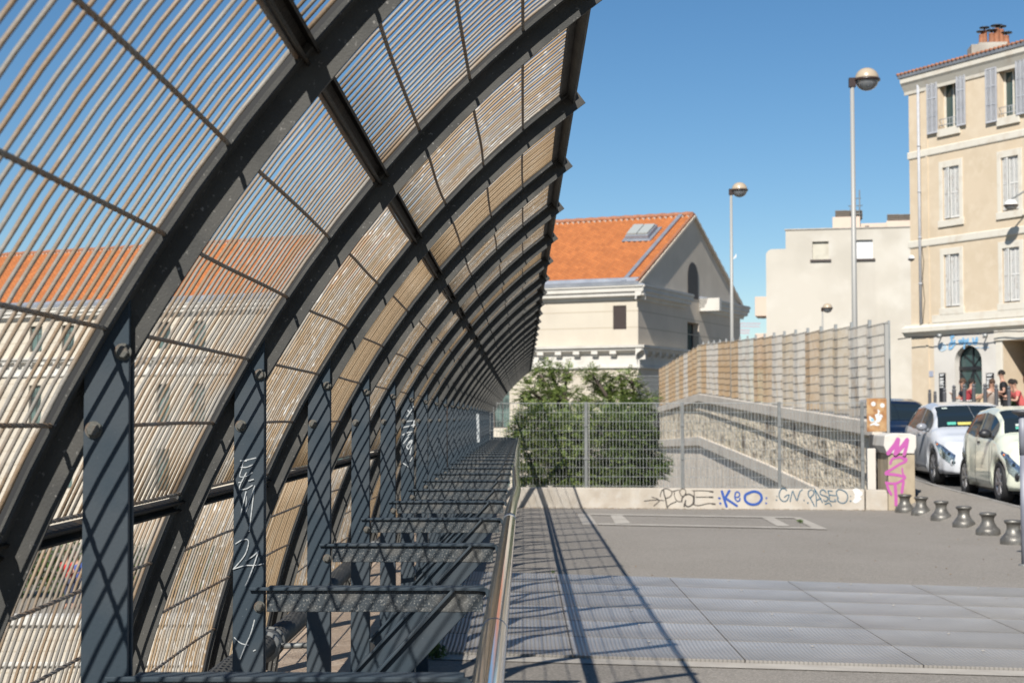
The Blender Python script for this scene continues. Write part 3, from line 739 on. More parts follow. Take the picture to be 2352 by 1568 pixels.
tag(mb.build('fence_strut', M['lamp_pole'], bevel=.003), 'thin pale strut beside the leftmost steel post of the mesh fence', 'strut')

# ------------------------------------------------------------------ pedestal, slab, sticker board at the end of the bridge wall
PP = Plane((6.30, 27.32), (1, -.03))
ped = thing('pedestal', 'stone pedestal with white cap and pink graffiti beside the low wall', 'pedestal', (6.3, 27.32, 0))
mb = MB(); mb.pbox(PP, .06, .52, 0, .98, -.95, 0); under(mb.build('shaft', mat('stained_shaft', (.46, .38, .27), .9, 0, c2=(.36, .29, .20), scale=5, amt=.45, streak=((.25, .20, .14), 6, .5, .6)), bevel=.01), ped)
M['capw'] = mat('white_cap', (.70, .66, .60), .8, 0, c2=(.55, .48, .40), scale=5, amt=.35, bump=.3, bs=40)
mb = MB(); mb.prism([PP.pt(.04, .985, .03), PP.pt(.51, .985, .03), PP.pt(.515, 1.03, .03), PP.pt(.545, 1.09, .03), PP.pt(.545, 1.30, .03), PP.pt(.44, 1.335, .03), PP.pt(.16, 1.335, .03), PP.pt(-.0, 1.30, .03), PP.pt(-.02, 1.12, .03)], -PP.n * 1.02)
under(mb.build('cap', M['capw'], bevel=.015), ped)
def cC(x, y): return ((3400 + x * .3188) / 1.7415, (1550 + y * .3188) / 1.7415)
PW = Plane(tuple(PP.pt(0, 0, .030)[:2]), (1, -.03))
pk = [(.075, [(600, 650), (560, 720), (480, 820)]), (.065, [(605, 650), (590, 740), (568, 825)]), (.075, [(715, 655), (660, 730), (568, 825)]), (.06, [(718, 655), (705, 740), (680, 835)])]
o = strokes(PW, T(PW, cC, pk), .06, off=.004).build('graffiti', M['ink_pink']); under(o, ped); tag(o, 'pink graffiti letter M')
PSH = PP
pk = [(.045, [(505, 950), (530, 895), (600, 872), (690, 880), (700, 920), (620, 960), (540, 1010), (450, 1062)]), (.05, [(450, 1080), (520, 1085), (600, 1095), (680, 1115)]), (.06, [(660, 880), (700, 900)]), (.03, [(655, 1010), (660, 1070), (690, 1110)]), (.04, [(450, 1190), (520, 1200), (600, 1190), (690, 1130)]), (.045, [(460, 1190), (480, 1270), (515, 1335)]), (.055, [(565, 1210), (570, 1300), (575, 1380), (575, 1465)]), (.05, [(670, 1180), (660, 1240), (650, 1310)])]
o = strokes(PSH, T(PSH, cC, pk), .045, off=.004).build('graffiti', M['ink_pink']); under(o, ped); tag(o, 'pink graffiti figures 2 and M running down the shaft')
mb = MB(); mb.box(6.15, 6.30, 28.0, 28.12, .30, 1.06)
tag(mb.build('stone_slab', M['capw'], bevel=.01), 'narrow pale slab standing between the mesh fence and the pedestal', 'slab')

# ------------------------------------------------------------------ hump-backed bridge wall with tall grating screen
BX = 6.92
def ztop(y):      # top of the coping
    if y < 61: return 1.46 + (y - 28.4) * (2.55 - 1.46) / (61 - 28.4)
    return 2.55 - (y - 61) * .021
bw = thing('bridge_wall', 'rubble stone bridge wall with grey coping rising to a peak behind the mesh fence', 'wall', (6.92, 28.4, 0))
ysb = [30.6, 33, 38, 44, 50, 56, 61, 66, 72, 79]
def strip(mb, xa, xb, f0, f1, mi=0):
    vs, fs = [], []
    for y in ysb: vs += [(xa, y, f0(y)), (xb, y, f0(y)), (xb, y, f1(y)), (xa, y, f1(y))]
    k = len(ysb)
    for i in range(k - 1):
        a = 4 * i
        for p, q in ((0, 1), (1, 2), (2, 3), (3, 0)): fs.append((a + p, a + 4 + p, a + 4 + q, a + q))
    fs += [(0, 1, 2, 3), (4 * k - 1, 4 * k - 2, 4 * k - 3, 4 * k - 4)]
    mb.add(vs, fs, mi)
crs = lambda y: ztop(y) - 1.66 - max(0, 45 - y) * .012
mb = MB(); strip(mb, BX, BX + .2, lambda y: crs(y) + .001, lambda y: ztop(y) - .30); under(mb.build('rubble_face', M['rubble']), bw)
M['coping'] = mat('grey_coping', (.74, .66, .56), .85, 0, c2=(.60, .53, .45), scale=1.2, amt=.45, bump=.3, bs=20)
mb = MB(); strip(mb, BX - .10, BX + .22, lambda y: ztop(y) - .30, ztop); under(mb.build('coping', M['coping'], bevel=.02), bw)
mb = MB(); strip(mb, BX - .09, BX + .2, lambda y: crs(y) - .36, crs); under(mb.build('string_course', M['coping'], bevel=.02), bw)
mb = MB(); strip(mb, BX + .03, BX + .2, lambda y: -8, lambda y: crs(y) - .361); under(mb.build('lower_face', M['rough']), bw)

M['scr_a'] = mat('tan_grating', (.36, .24, .13), .8, 0, c2=(.40, .30, .20), scale=1.5, amt=.45, c3=(.46, .41, .35), s3=7, a3=.35)
M['scr_b'] = mat('pale_grating', (.44, .41, .37), .8, 0, c2=(.38, .29, .20), scale=2.5, amt=.42, c3=(.52, .49, .45), s3=7, a3=.4)
M['scr_m'] = mat('mixed_grating', (.39, .31, .21), .8, 0, c2=(.42, .37, .31), scale=2, amt=.5, c3=(.36, .24, .13), s3=6, a3=.35)
scr = thing('grating_screen', 'tall screen of rusty and pale bar grating panels stepping up along the bridge wall', 'fence', (6.95, 29.6, 1.5))
PH, PD = 1.88, 1.70
def scr_panel(mat_, seed):
    g = MB(); rr = random.Random(seed)
    k = 42
    for i in range(k):
        y = .03 + (PD - .06) * i / (k - 1)
        g.box(-.0028, .0028, y - .0028, y + .0028, 0, PH)
    for i in range(10):
        z = .02 + (PH - .04) * i / 9
        g.bar((-.007, .0, z), (-.007, PD, z), .007, .006, mi=1)
    g.box(-.02, .02, -.002, .03, -.02, PH + .01, 2)
    return g
sp_a, sp_b = scr_panel(0, 1).build('grating_panel', [M['scr_a'], M['galv_dark'], M['galv']]), scr_panel(0, 2).build('grating_panel', [M['scr_b'], M['galv_dark'], M['galv']])
sp_m = scr_panel(0, 3).build('grating_panel', [M['scr_m'], M['galv_dark'], M['galv']])
pst = MB(); pst.box(-.03, .03, -.035, .035, -.1, PH + .07); pst.box(-.05, .05, -.05, .05, -.1, -.08)
pst_o = pst.build('screen_post', M['galv'], bevel=.004)
y = 29.7; i = 0
while y < 77.5:
    kind = ('bbmmabmbaabbaaabb' + 'amaabama' * 3)[i]
    src = {'a': sp_a, 'b': sp_b, 'm': sp_m}[kind]
    o = bpy.data.objects.new('grating_panel', src.data); COL.objects.link(o)
    zb = ztop(y + PD / 2) + .03
    o.location = (BX + .04, y, zb); o.rotation_euler = (radians(R.uniform(-.3, .3)), 0, radians(2.2 + R.uniform(-.4, .4)))
    under(o, scr)
    p = bpy.data.objects.new('screen_post', pst_o.data); COL.objects.link(p); p.location = (BX + .05, y, zb)
    if i: under(p, scr)
    else: bpy.data.objects.remove(p)
    y += PD; i += 1
for o in (sp_a, sp_b, sp_m, pst_o): bpy.data.objects.remove(o)
# rusty sticker board and the end post of the screen
sb = thing('sticker_board', 'rusty metal board covered in torn white stickers at the end of the grating screen', 'board', (6.6, 29.0, 1.3))
SBP = Plane((0, 28.9), (1, 0))
a, b = SBP.tz(1991.5, 991), SBP.tz(2036, 914.5)
mb = MB(); mb.pbox(SBP, a[0], b[0], a[1], b[1], -.02, 0); under(mb.build('board_plate', M['rust'], bevel=.004), sb)
mb = MB()
for k, (x, y, r) in enumerate(((292, 203, .042), (405, 222, .042))):
    t, z = SBP.tz(*cC(x, y)); mb.add([SBP.pt(t + cos(q) * r, z + sin(q) * r * 1.0, .003) for q in [i * pi / 8 for i in range(16)]], [tuple(range(16))])
for k, pl in enumerate(([(240, 350), (285, 380), (310, 425), (260, 430), (240, 400)], [(310, 340), (350, 320), (345, 270), (375, 290), (360, 340), (400, 380), (370, 430), (300, 440), (330, 400)], [(250, 460), (310, 430), (375, 465), (340, 480), (290, 465), (250, 478)], [(365, 330), (400, 340), (415, 370), (380, 365)])):
    mb.add([SBP.pt(*SBP.tz(*cC(*p)), .003 + .0007 * (k + 1)) for p in pl], [tuple(range(len(pl)))])
under(mb.build('sticker', M['white']), sb)
mb = MB(); mb.add([SBP.pt(*SBP.tz(*cC(*p)), .0075) for p in [(262, 380), (296, 392), (290, 420), (262, 412)]], [(0, 1, 2, 3)]); under(tag(mb.build('sticker', mat('blue_sticker', (.25, .55, .75), .6)), 'small light blue sticker'), sb)
ep = SBP.tz(2040, 960)
mb = MB(); mb.box(ep[0] - .035, ep[0] + .035, 28.93, 29.0, 1.33, 3.345); mb.box(ep[0] - .05, ep[0] + .05, 28.92, 29.01, 3.345, 3.36)
tag(mb.build('end_post', M['lamp_pole'], bevel=.004), 'tall pale end post of the grating screen, beside the sticker board', 'post')
mb = MB(); mb.box(6.35, 6.9, 28.45, 28.75, .0, 1.30)
tag(mb.build('electric_box', mat('dark_box', (.05, .052, .06), .5), bevel=.01), 'dark metal box behind the pedestal cap', 'box')

# far mesh fence beyond the bridge wall
FP = Plane((5.85, 79.5), (1, 0))
fence('mesh_fence', 'distant wire mesh fence in front of the shaded gable wall', FP, 0, 1.5, 1.15, 3.75, [0], .055, 12, wr=.004, off=0)

# ------------------------------------------------------------------ bollards
def bollard():
    r = thing('iron_bollard', '', 'bollard', (0, 0, 0), 0, 'squat cast iron bollards along the kerb')
    b = MB(); b.lathe([(.165, -.04), (.167, .03), (.165, .065), (.150, .088), (.128, .11), (.108, .135), (.092, .165), (.084, .195), (.082, .22), (.088, .245), (.100, .262), (.112, .272)], n=28, cap=False)
    b.build('body', M['bollard'], r)
    c = MB(); c.lathe([(.112, .272), (.116, .283), (.114, .298), (.104, .306), (.06, .311), (.002, .312)], n=28); c.build('cap', M['bollard'], r)
    return r
b0 = bollard()
LB = ['squat iron bollard touching the foot of the pink graffiti pedestal', 'second squat bollard, just right of the pedestal', 'third squat bollard from the pedestal', 'fourth squat bollard, in the middle of the right half of the row', 'fifth squat bollard, the last one wholly clear of the grey post', 'squat bollard half hidden behind the grey post at the edge']
for k, (x, y) in enumerate([(2076, 1174), (2116, 1187), (2162, 1199), (2214, 1214), (2269.5, 1232), (2328, 1253)]):
    X, Y = gr(x, y - 4) if k else (6.50, 26.75)
    if k == 0: b0.location = (X, Y, 0); b0['label'] = LB[0]
    else: copy_tree(b0, None, (X, Y, 0), R.uniform(0, 6), LB[k])
mb = MB()      # grey post with flat cap at the right edge
X, Y = gr(2350, 1298)
gp = thing('grey_post', 'grey steel post with a wide flat cap, cut off by the right edge', 'post', (X + .02, Y, 0))
mb.tube([(0, 0, -.02), (0, 0, 1.2)], .038, 20); mb.tube([(0, 0, 1.2), (0, 0, 1.66)], .043, 20); mb.build('shaft', mat('grey_blue_paint', (.21, .215, .26), .5, c2=(.32, .33, .37), scale=3, amt=.45), gp)
mb = MB(); mb.lathe([(.045, 1.62), (.10, 1.655), (.115, 1.665), (.115, 1.685), (.10, 1.69), (.002, 1.69)], n=24); mb.build('cap', M['bollard_g'], gp)
mb = MB(); mb.lathe([(.07, -.01), (.07, .012), (.04, .02)], n=20); mb.build('base_plate', M['galv_dark'], gp)

# ------------------------------------------------------------------ street lamps
def lamp(name, label, px_pole, px_globe, py_globe, Y, globe_r, ground, pr=.05, group='globe street lamps'):
    P = Plane((0, Y), (1, 0))
    t, z = P.tz(px_pole, py_globe); t2, _ = P.tz(px_globe, py_globe)
    r = thing(name, label, 'street lamp', (t, Y, ground), 0, group)
    h = z - ground; dx = t2 - t
    m_ = MB(); m_.tube([(0, 0, -.3), (0, 0, h * .35), (0, 0, h - .25 * globe_r)], pr, 18, rs=[pr * 1.35, pr * 1.1, pr * .8]); m_.build('pole', M['lamp_pole'], r)
    m_ = MB(); m_.box(-pr * 1.3, pr * 1.3, -pr * 1.1, pr * 1.1, h - globe_r * .62, h + globe_r * .16); m_.bar((0, 0, h - globe_r * .02), (dx - globe_r * .8, 0, h + .0), .06, .05); m_.build('bracket', M['lamp_ring'], r, bevel=.006)
    m_ = MB(); m_.lathe([(globe_r * 1.0, -globe_r * .13), (globe_r * 1.10, -globe_r * .10), (globe_r * 1.10, globe_r * .06), (globe_r * 1.0, globe_r * .10)], (dx, 0, h), 28); m_.build('ring', M['lamp_ring'], r)
    m_ = MB(); m_.ball((dx, 0, h + globe_r * .06), globe_r, 28, z0=0.0, z1=.999, sc=(1, 1, .96)); m_.build('dome', M['lamp_top'], r)
    m_ = MB(); m_.ball((dx, 0, h - globe_r * .08), globe_r * .95, 28, z0=-.999, z1=0.0, sc=(1, 1, .88)); m_.build('bowl', M['lamp_bowl'], r)
    m_ = MB(); m_.ball((dx, 0, h - globe_r * .25), globe_r * .35, 12); m_.build('bulb', M['white'], r)
    m_ = MB(); m_.lathe([(pr * 2.4, -.02), (pr * 2.4, .03), (pr * 1.5, .05)], n=20); m_.build('base_plate', M['galv_dark'], r)
    return r
lamp('street_lamp', 'tallest globe street lamp, in front of the beige block', 1957, 1991, 184, 34, .26, S_road(34), .055)
l2 = lamp('street_lamp', 'globe street lamp standing against the sky right of the gable', 1679, 1698.5, 437, 52, .26, ztop(52) - .8, .055)
m_ = MB(); m_.box(.05, .2, -.05, .05, 7.0, 7.25); 
P = Plane((0, 52), (1, 0)); q = P.tz(1684, 596); m_ = MB(); m_.prism([(.05, -.03, q[1] - l2.location.z), (.16, -.03, q[1] - l2.location.z + .08), (.16, -.03, q[1] - l2.location.z + .2), (.05, -.03, q[1] - l2.location.z + .02)], (0, .06, 0)); m_.build('sensor_box', M['white'], l2)
lamp('street_lamp', 'small distant globe street lamp in front of the beige wall', 1889, 1900.5, 708, 74, .235, 2.0, .045)
mb = MB(); mb.lathe([(.035, -.045), (.035, .10), (.028, .12), (.013, .135), (.013, .16)], n=12); mb.lathe([(.015, .16), (.016, .175)], n=12, mi=1)
X, Y = gr(1343, 1163); tag(mb.build('plastic_bottle', [mat('clear_bottle', (.62, .58, .56), .15), M['ink_blue']], loc=(X, Y, .036), rot=(radians(90), 0, radians(82))), 'plastic bottle lying at the foot of the low wall', 'bottle')
def weed(px, py_, s, label):
    X, Y = gr(px, py_); m_ = MB(); rr = random.Random(px)
    for i in range(60):
        a, d = rr.uniform(0, 6.28), rr.uniform(0, s); c = Vector((X + cos(a) * d * .8, Y + sin(a) * d * .8, rr.uniform(.01, s * .9)))
        u = Vector((rr.uniform(-1, 1), rr.uniform(-1, 1), rr.uniform(0, 1))).normalized() * s * .28; v = Vector((rr.uniform(-1, 1), rr.uniform(-1, 1), rr.uniform(-.3, 1))).normalized() * s * .14
        m_.quad(c - u, c - v, c + u, c + v)
    for i in range(5):
        m_.tube([(X, Y, 0), (X + rr.uniform(-s, s) * .5, Y + rr.uniform(-s, s) * .5, s * .7)], .002, 4)
    tag(m_.build('weed', M['hedge']), label, 'weed')
weed(1004, 1512, .10, 'green weed growing at the foot of the parapet below the barrier')
weed(1838, 1201, .06, 'small flat weed by the right end of the paving outline')
weed(1270, 1316, .03, 'tiny weed at the far edge of the metal deck')

# ------------------------------------------------------------------ walls with openings
def wall_holes(mb, P, t0, t1, z0, z1, holes, depth=.22, th=.4, mi=0, off=0.0):
    ts = sorted({t0, t1, *[h[0] for h in holes], *[h[1] for h in holes]}); zs = sorted({z0, z1, *[h[2] for h in holes], *[h[3] for h in holes]})
    for a, b in zip(ts, ts[1:]):
        for c, d in zip(zs, zs[1:]):
            m, k = (a + b) / 2, (c + d) / 2
            if any(h[0] < m < h[1] and h[2] < k < h[3] for h in holes): continue
            mb.quad(P.pt(a, c, off), P.pt(b, c, off), P.pt(b, d, off), P.pt(a, d, off), mi)
    for h in holes:
        a, b, c, d = h[:4]
        for p, q in (((a, c), (b, c)), ((b, c), (b, d)), ((b, d), (a, d)), ((a, d), (a, c))):
            mb.quad(P.pt(*p, off), P.pt(*q, off), P.pt(*q, off - depth), P.pt(*p, off - depth), mi)
    return mb
def window(root, P, a, b, c, d, off=-.18, frame=None, pane=None, mull=1, trans=.72, fw=.06):
    frame = frame or M['louver']; pane = pane or M['glass2']
    f = MB(); w_ = fw
    f.pbox(P, a, a + w_, c, d, off - .04, off + .02); f.pbox(P, b - w_, b, c, d, off - .04, off + .02)
    f.pbox(P, a + w_, b - w_, c, c + w_, off - .04, off + .018); f.pbox(P, a + w_, b - w_, d - w_, d, off - .04, off + .018)
    for i in range(mull):
        t = a + (b - a) * (i + 1) / (mull + 1); f.pbox(P, t - w_ * .4, t + w_ * .4, c + w_, d - w_, off - .04, off + .014)
    if trans: z = c + (d - c) * trans; f.pbox(P, a + w_, b - w_, z - w_ * .4, z + w_ * .4, off - .04, off + .010)
    fo = under(f.build('window', frame), root)
    g = MB(); g.quad(P.pt(a, c, off - .02), P.pt(b, c, off - .02), P.pt(b, d, off - .02), P.pt(a, d, off - .02)); g.build('pane', pane, fo)
    return fo
ROOT_FIX = []
def moulding(mb, P, t0, t1, z, prof, mi=0, ret0=True, ret1=True):
    """horizontal moulding: prof = list of (outward, dz), closed back to the wall; run from t0 to t1"""
    pl = [(0, prof[0][1])] + list(prof) + [(0, prof[-1][1])]
    n = len(pl); vs = []
    for t in (t0, t1):
        for o, dz in pl: vs.append(P.pt(t, z + dz, o))
    fs = [tuple(range(n)), tuple(range(2 * n - 1, n - 1, -1))] + [(i, n + i, n + (i + 1) % n, (i + 1) % n) for i in range(n)]
    mb.add(vs, fs, mi)

# ------------------------------------------------------------------ the long white building with orange roof
U, V = Vector((-.905, .4255)).normalized(), Vector((.4255, .905)).normalized()
C0 = Vector((7.4, 100.0))
LB_ = 74.0                                      # length of the front
FRp = Plane(tuple(C0 + U * LB_), tuple(-U))     # front: t grows to the right, corner at t = LB_
GBp = Plane(tuple(C0), tuple(V))                # gable side: t from the corner backwards
GW = 21.8
wb = thing('white_building', 'long cream stone building with orange tiled roof, skylight and grey gable', 'building', (C0.x, C0.y, -8))
ZE, ZC2, = 10.35, 6.05                          # eaves, middle cornice
fr = MB(); holes = []
wins = []
for k in range(6):
    for q in (9.75, 12.95):
        t = LB_ - q - 12.35 * k
        if t < 1: continue
        for c, d in ((6.75, 8.75), (.95, 4.15), (-3.75, -.65)): wins.append((t - .62, t + .62, c, d))
holes = wins + [(LB_ - 1.72, LB_ - .80, 7.30, 8.84)]
wall_holes(fr, FRp, 0, LB_, -8, ZE - .9, holes, depth=.3)
# the body is a coursed wall: shallow grooves cut as dark steps
gap = 1.05
under(fr.build('front_wall', M['plaster_w']), wb)
g = MB(); M['groove'] = mat('stone_joint', (.50, .43, .33), .9)
z = -7.3
while z < ZE - 1.2:
    if not (ZC2 - 1.6 < z < ZC2 + .5):
        t = 0
        hs = sorted([h for h in holes if h[2] - .1 < z < h[3] + .1], key=lambda h: h[0])
        cur = 0
        for h in hs + [(LB_, LB_, 0, 0)]:
            if h[0] > cur: g.pbox(FRp, cur, h[0], z, z + .055, 0, .006)
            cur = h[1]
        g.pbox(GBp, 0, GW, z, z + .055, 0, .006)
    z += gap
under(g.build('stone_joints', M['groove']), wb)
gh = [(9.55, 12.0, -1.5, 8.3)]
gw_ = MB(); wall_holes(gw_, GBp, 0, GW, -8, ZE - .9, gh, depth=.5)
gw_.quad(FRp.pt(0, -8, 0), FRp.pt(0, ZE, 0), FRp.pt(0, ZE, -GW), FRp.pt(0, -8, -GW))
gw_.quad(FRp.pt(0, -8, -GW), FRp.pt(0, ZE, -GW), FRp.pt(LB_, ZE, -GW), FRp.pt(LB_, -8, -GW))
under(gw_.build('gable_wall', M['gable']), wb)
for h in wins:
    fo = window(wb, FRp, *h, off=-.22, trans=.70)
sl_ = MB(); h = (LB_ - 1.72, LB_ - .80, 7.30, 8.84)
sl_.pbox(FRp, h[0], h[1], h[2], h[3], -.2, -.1)
for k in range(14): z = h[2] + .02 + k * .108; sl_.add([FRp.pt(h[0] + .02, z, -.03), FRp.pt(h[1] - .02, z, -.03), FRp.pt(h[1] - .02, z + .085, -.098), FRp.pt(h[0] + .02, z + .085, -.098)], [(0, 1, 2, 3)])
under(sl_.build('louvre', M['louver']), wb)
# cornices
co = MB()
prof = [(.02, -.55), (.10, -.55), (.12, -.35), (.42, -.30), (.44, -.10), (.56, -.04), (.58, .22), (.66, .24), (.68, .34)]
moulding(co, FRp, -.3, LB_ + .55, ZE - .62, prof)
moulding(co, GBp, -.55, 9.2, ZE - .622, prof); moulding(co, GBp, 12.1, GW + .6, ZE - .622, prof)
prof2 = [(.04, -.70), (.05, -.40), (.10, -.38), (.12, -.30), (.42, -.12), (.46, .02), (.58, .06), (.60, .22)]
moulding(co, FRp, -.3, LB_ + .5, ZC2, prof2); moulding(co, GBp, -.5, 9.2, ZC2 - .002, prof2); moulding(co, GBp, 12.1, GW + .5, ZC2 - .002, prof2)
moulding(co, FRp, 0, LB_ + .12, ZC2 - 1.1, [(.10, -.18), (.16, -.12), (.16, .02), (.08, .04), (.08, .40)]); moulding(co, GBp, -.12, GW, ZC2 - 1.102, [(.10, -.18), (.16, -.12), (.16, .02), (.08, .04), (.08, .40)])
under(co.build('cornice', M['cornice']), wb)
dn = MB(); dn.box(-.22, .22, -.40, -.10, -.34, -.125); dn.box(-.16, .16, -.28, -.10, -.46, -.341)
dn_ = dn.build('dentil', M['cornice'])
def dent(P, t):
    o = bpy.data.objects.new('dentil', dn_.data); COL.objects.link(o); o.location = P.pt(t, ZC2, 0); o.rotation_euler = (0, 0, atan2(P.e.y, P.e.x)); under(o, wb)
t = LB_ - .35 - 1.25
while t > 0: dent(FRp, t); t -= 1.28
t = .5
while t < GW: dent(GBp, t); t += 1.28
bpy.data.objects.remove(dn_)
gt = MB(); moulding(gt, FRp, -.3, LB_ + .2, ZE - .24, [(.30, -.04), (.52, 0), (.56, .22), (.40, .26), (.36, .12)]); moulding(gt, FRp, -.3, LB_ + .1, ZE - .02, [(.10, 0), (.22, .0), (.20, .26), (.05, .30)])
moulding(gt, GBp, -.5, 9.2, ZE - .242, [(.10, -.04), (.60, -.04), (.62, .04), (.05, .12)]); moulding(gt, GBp, 12.1, GW + .6, ZE - .242, [(.10, -.04), (.60, -.04), (.62, .04), (.05, .12)])
under(gt.build('gutter', M['zinc']), wb)
# roof: tiled slopes with waved rows
APX, ZR = GW / 2, 15.75
SLn = sqrt(APX ** 2 + (ZR - ZE) ** 2)
def roof_slope(front):
    me_v, me_f, uv = [], [], []
    pitch = .42; nx = int(LB_ / pitch * 6); ny = 26
    def pos(t, s, h):        # t along front, s up the slope 0..1
        o = -(APX + .35) * s + .35
        z = ZE + .12 - .20 + (ZR - ZE + .25) * s
        nrm = (ZR - ZE) / SLn
        return FRp.pt(t, z + h * .9, o + h * .44) if front else FRp.pt(t, z + h * .9, -GW - o - h * .44)
    for j in range(ny + 1):
        for i in range(nx + 1):
            t = LB_ * i / nx
            s = j / ny
            h = .055 * sin(2 * pi * t / pitch)
            me_v.append(pos(t, s, h)); uv.append((t, s * SLn))
    for j in range(ny):
        for i in range(nx):
            a = j * (nx + 1) + i; me_f.append((a, a + 1, a + nx + 2, a + nx + 1))
    me = bpy.data.meshes.new('roof'); me.from_pydata([tuple(v) for v in me_v], [], me_f); me.materials.append(M['roof'])
    ul = me.uv_layers.new(name='UVMap')
    vi = [0] * len(me.loops); me.loops.foreach_get('vertex_index', vi)
    ul.data.foreach_set('uv', [c for v in vi for c in uv[v]])
    me.polygons.foreach_set('use_smooth', [True] * len(me.polygons))
    o = bpy.data.objects.new('roof', me); COL.objects.link(o); return under(o, wb), pos
ro, rpos = roof_slope(True)
ro2, rpos2 = roof_slope(False)
rm = MB()
for ps_ in (rpos, rpos2):       # edge of the tiles along the gable and zinc band
    for s0, s1, w0, w1, h0, h1 in ((0, 1, -1.0, -.72, .06, .14),):
        q = [ps_(LB_ + w, s, h) for h in (h0, h1) for s, w in ((s0, w0), (s0, w1), (s1, w1), (s1, w0))]
        rm.hexa(q)
under(rm.build('roof_flashing', M['zinc']), wb)
rt = MB(); pts = [FRp.pt(t, ZR + .20 + .03 * (i % 2), -APX) for i, t in enumerate([LB_ * k / 160 for k in range(161)])]
rt.tube(pts, .17, 8, rs=[.17 + .02 * (i % 2) for i in range(161)])
for ps_ in (rpos, rpos2): rt.tube([ps_(LB_ + .04, k / 26, .04 + .02 * (k % 2)) for k in range(27)], .11, 8, rs=[.10 + .02 * (k % 2) for k in range(27)])
under(rt.build('ridge_tiles', M['terra']), wb)
mr = MB()                       # mortar under the ridge tiles
for i in range(int(LB_ / .42)): t = i * .42 + .2; mr.pbox(FRp, t - .1, t + .1, ZR - .06, ZR + .10, -APX + .06, -APX + .30)
under(mr.build('ridge_mortar', M['pale_stone']), wb)
gb = MB(); q = [GBp.pt(0, ZE - .901, 0), GBp.pt(GW, ZE - .901, 0), GBp.pt(GW, ZE - .1, 0), GBp.pt(APX, ZR - .02, 0), GBp.pt(0, ZE - .1, 0)]
gb.prism(q, -GBp.n * .3); under(gb.build('gable', M['gable']), wb)
fl = MB()
for s_ in (0, 1):
    a, b = GBp.pt(-.4 if s_ == 0 else GW + .4, ZE - .28, .1), GBp.pt(APX, ZR + .05, .1)
    fl.bar(a, b, .22, .16)
under(fl.build('verge', M['gable']), wb)
aw = MB(); t0, t1 = 9.65, 11.85; zt, zb_ = 11.6, 9.3     # tall round-headed louvre in the gable
tc_ = (t0 + t1) / 2; rw = (t1 - t0) / 2
tp, zp = GBp.tz(1590, 602); bt, bz = GBp.tz(1590, 685)
arch = [GBp.pt(t1, bz, .012), *[GBp.pt(tc_ + cos(a * pi / 14) * rw, zp - rw * 1.0 + sin(a * pi / 14) * rw, .012) for a in range(15)], GBp.pt(t0, bz, .012)]
aw.add(arch, [tuple(range(len(arch)))])
z = bz + .1
while z < zp - .2:
    hw = rw if z < zp - rw else sqrt(max(0, rw ** 2 - (z - zp + rw) ** 2))
    aw.pbox(GBp, tc_ - hw, tc_ + hw, z, z + .05, .012, .05); z += .16
under(aw.build('arched_louvre', M['louver']), wb)
window(wb, GBp, 9.55, 12.0, -1.5, 8.3, off=-.45, mull=1, trans=.8, fw=.14, pane=M['glass'])
pr = MB(); pr.pbox(GBp, 12.1, 12.6, ZE - 1.16, ZE - .26, .0, 1.5); under(pr.build('cornice_end', M['cornice']), wb)
# skylight
def c5(x, y): return ((2000 + x * .5102) / 1.7415, (700 + y * .5102) / 1.7415)
sk = MB()
def on_roof(px, py_):
    r = ray(px, py_); o = Vector((0, 0, EYE))
    a, b, c = rpos(0, 0, 0), rpos(LB_, 0, 0), rpos(0, 1, 0); nn_ = (b - a).cross(c - a).normalized()
    return o + r * ((a - o).dot(nn_) / r.dot(nn_)), nn_
q = [on_roof(*c5(*p)) for p in ((985, 515), (1165, 510), (1240, 425), (1055, 430))]
nn_ = q[0][1] if q[0][1].z > 0 else -q[0][1]
sk.hexa([p + nn_ * -.1 for p, _ in q] + [p + nn_ * .35 for p, _ in q])
cpt = sum((p for p, _ in q), Vector()) / 4
sk.hexa([cpt + (p - cpt) * 1.25 + nn_ * .02 for p, _ in q] + [cpt + (p - cpt) * 1.25 + nn_ * .08 for p, _ in q])
so = under(sk.build('skylight', M['zinc'], bevel=.05), wb)
sg = MB(); e_ = .12
def lerp(a, b, t): return a + (b - a) * t
Q = [p + nn_ * .36 for p, _ in q]
for u0, u1 in ((.05, .48), (.52, .95)):
    def W(u, v): return lerp(lerp(Q[0], Q[1], u), lerp(Q[3], Q[2], u), v)
    sg.hexa([W(u0, .08), W(u1, .08), W(u1, .92), W(u0, .92)] + [p + nn_ * .12 for p in (W(u0, .08), W(u1, .08), W(u1, .92), W(u0, .92))])
sg.build('skylight_cover', mat('skylight_cover', (.42, .44, .42), .4), so)

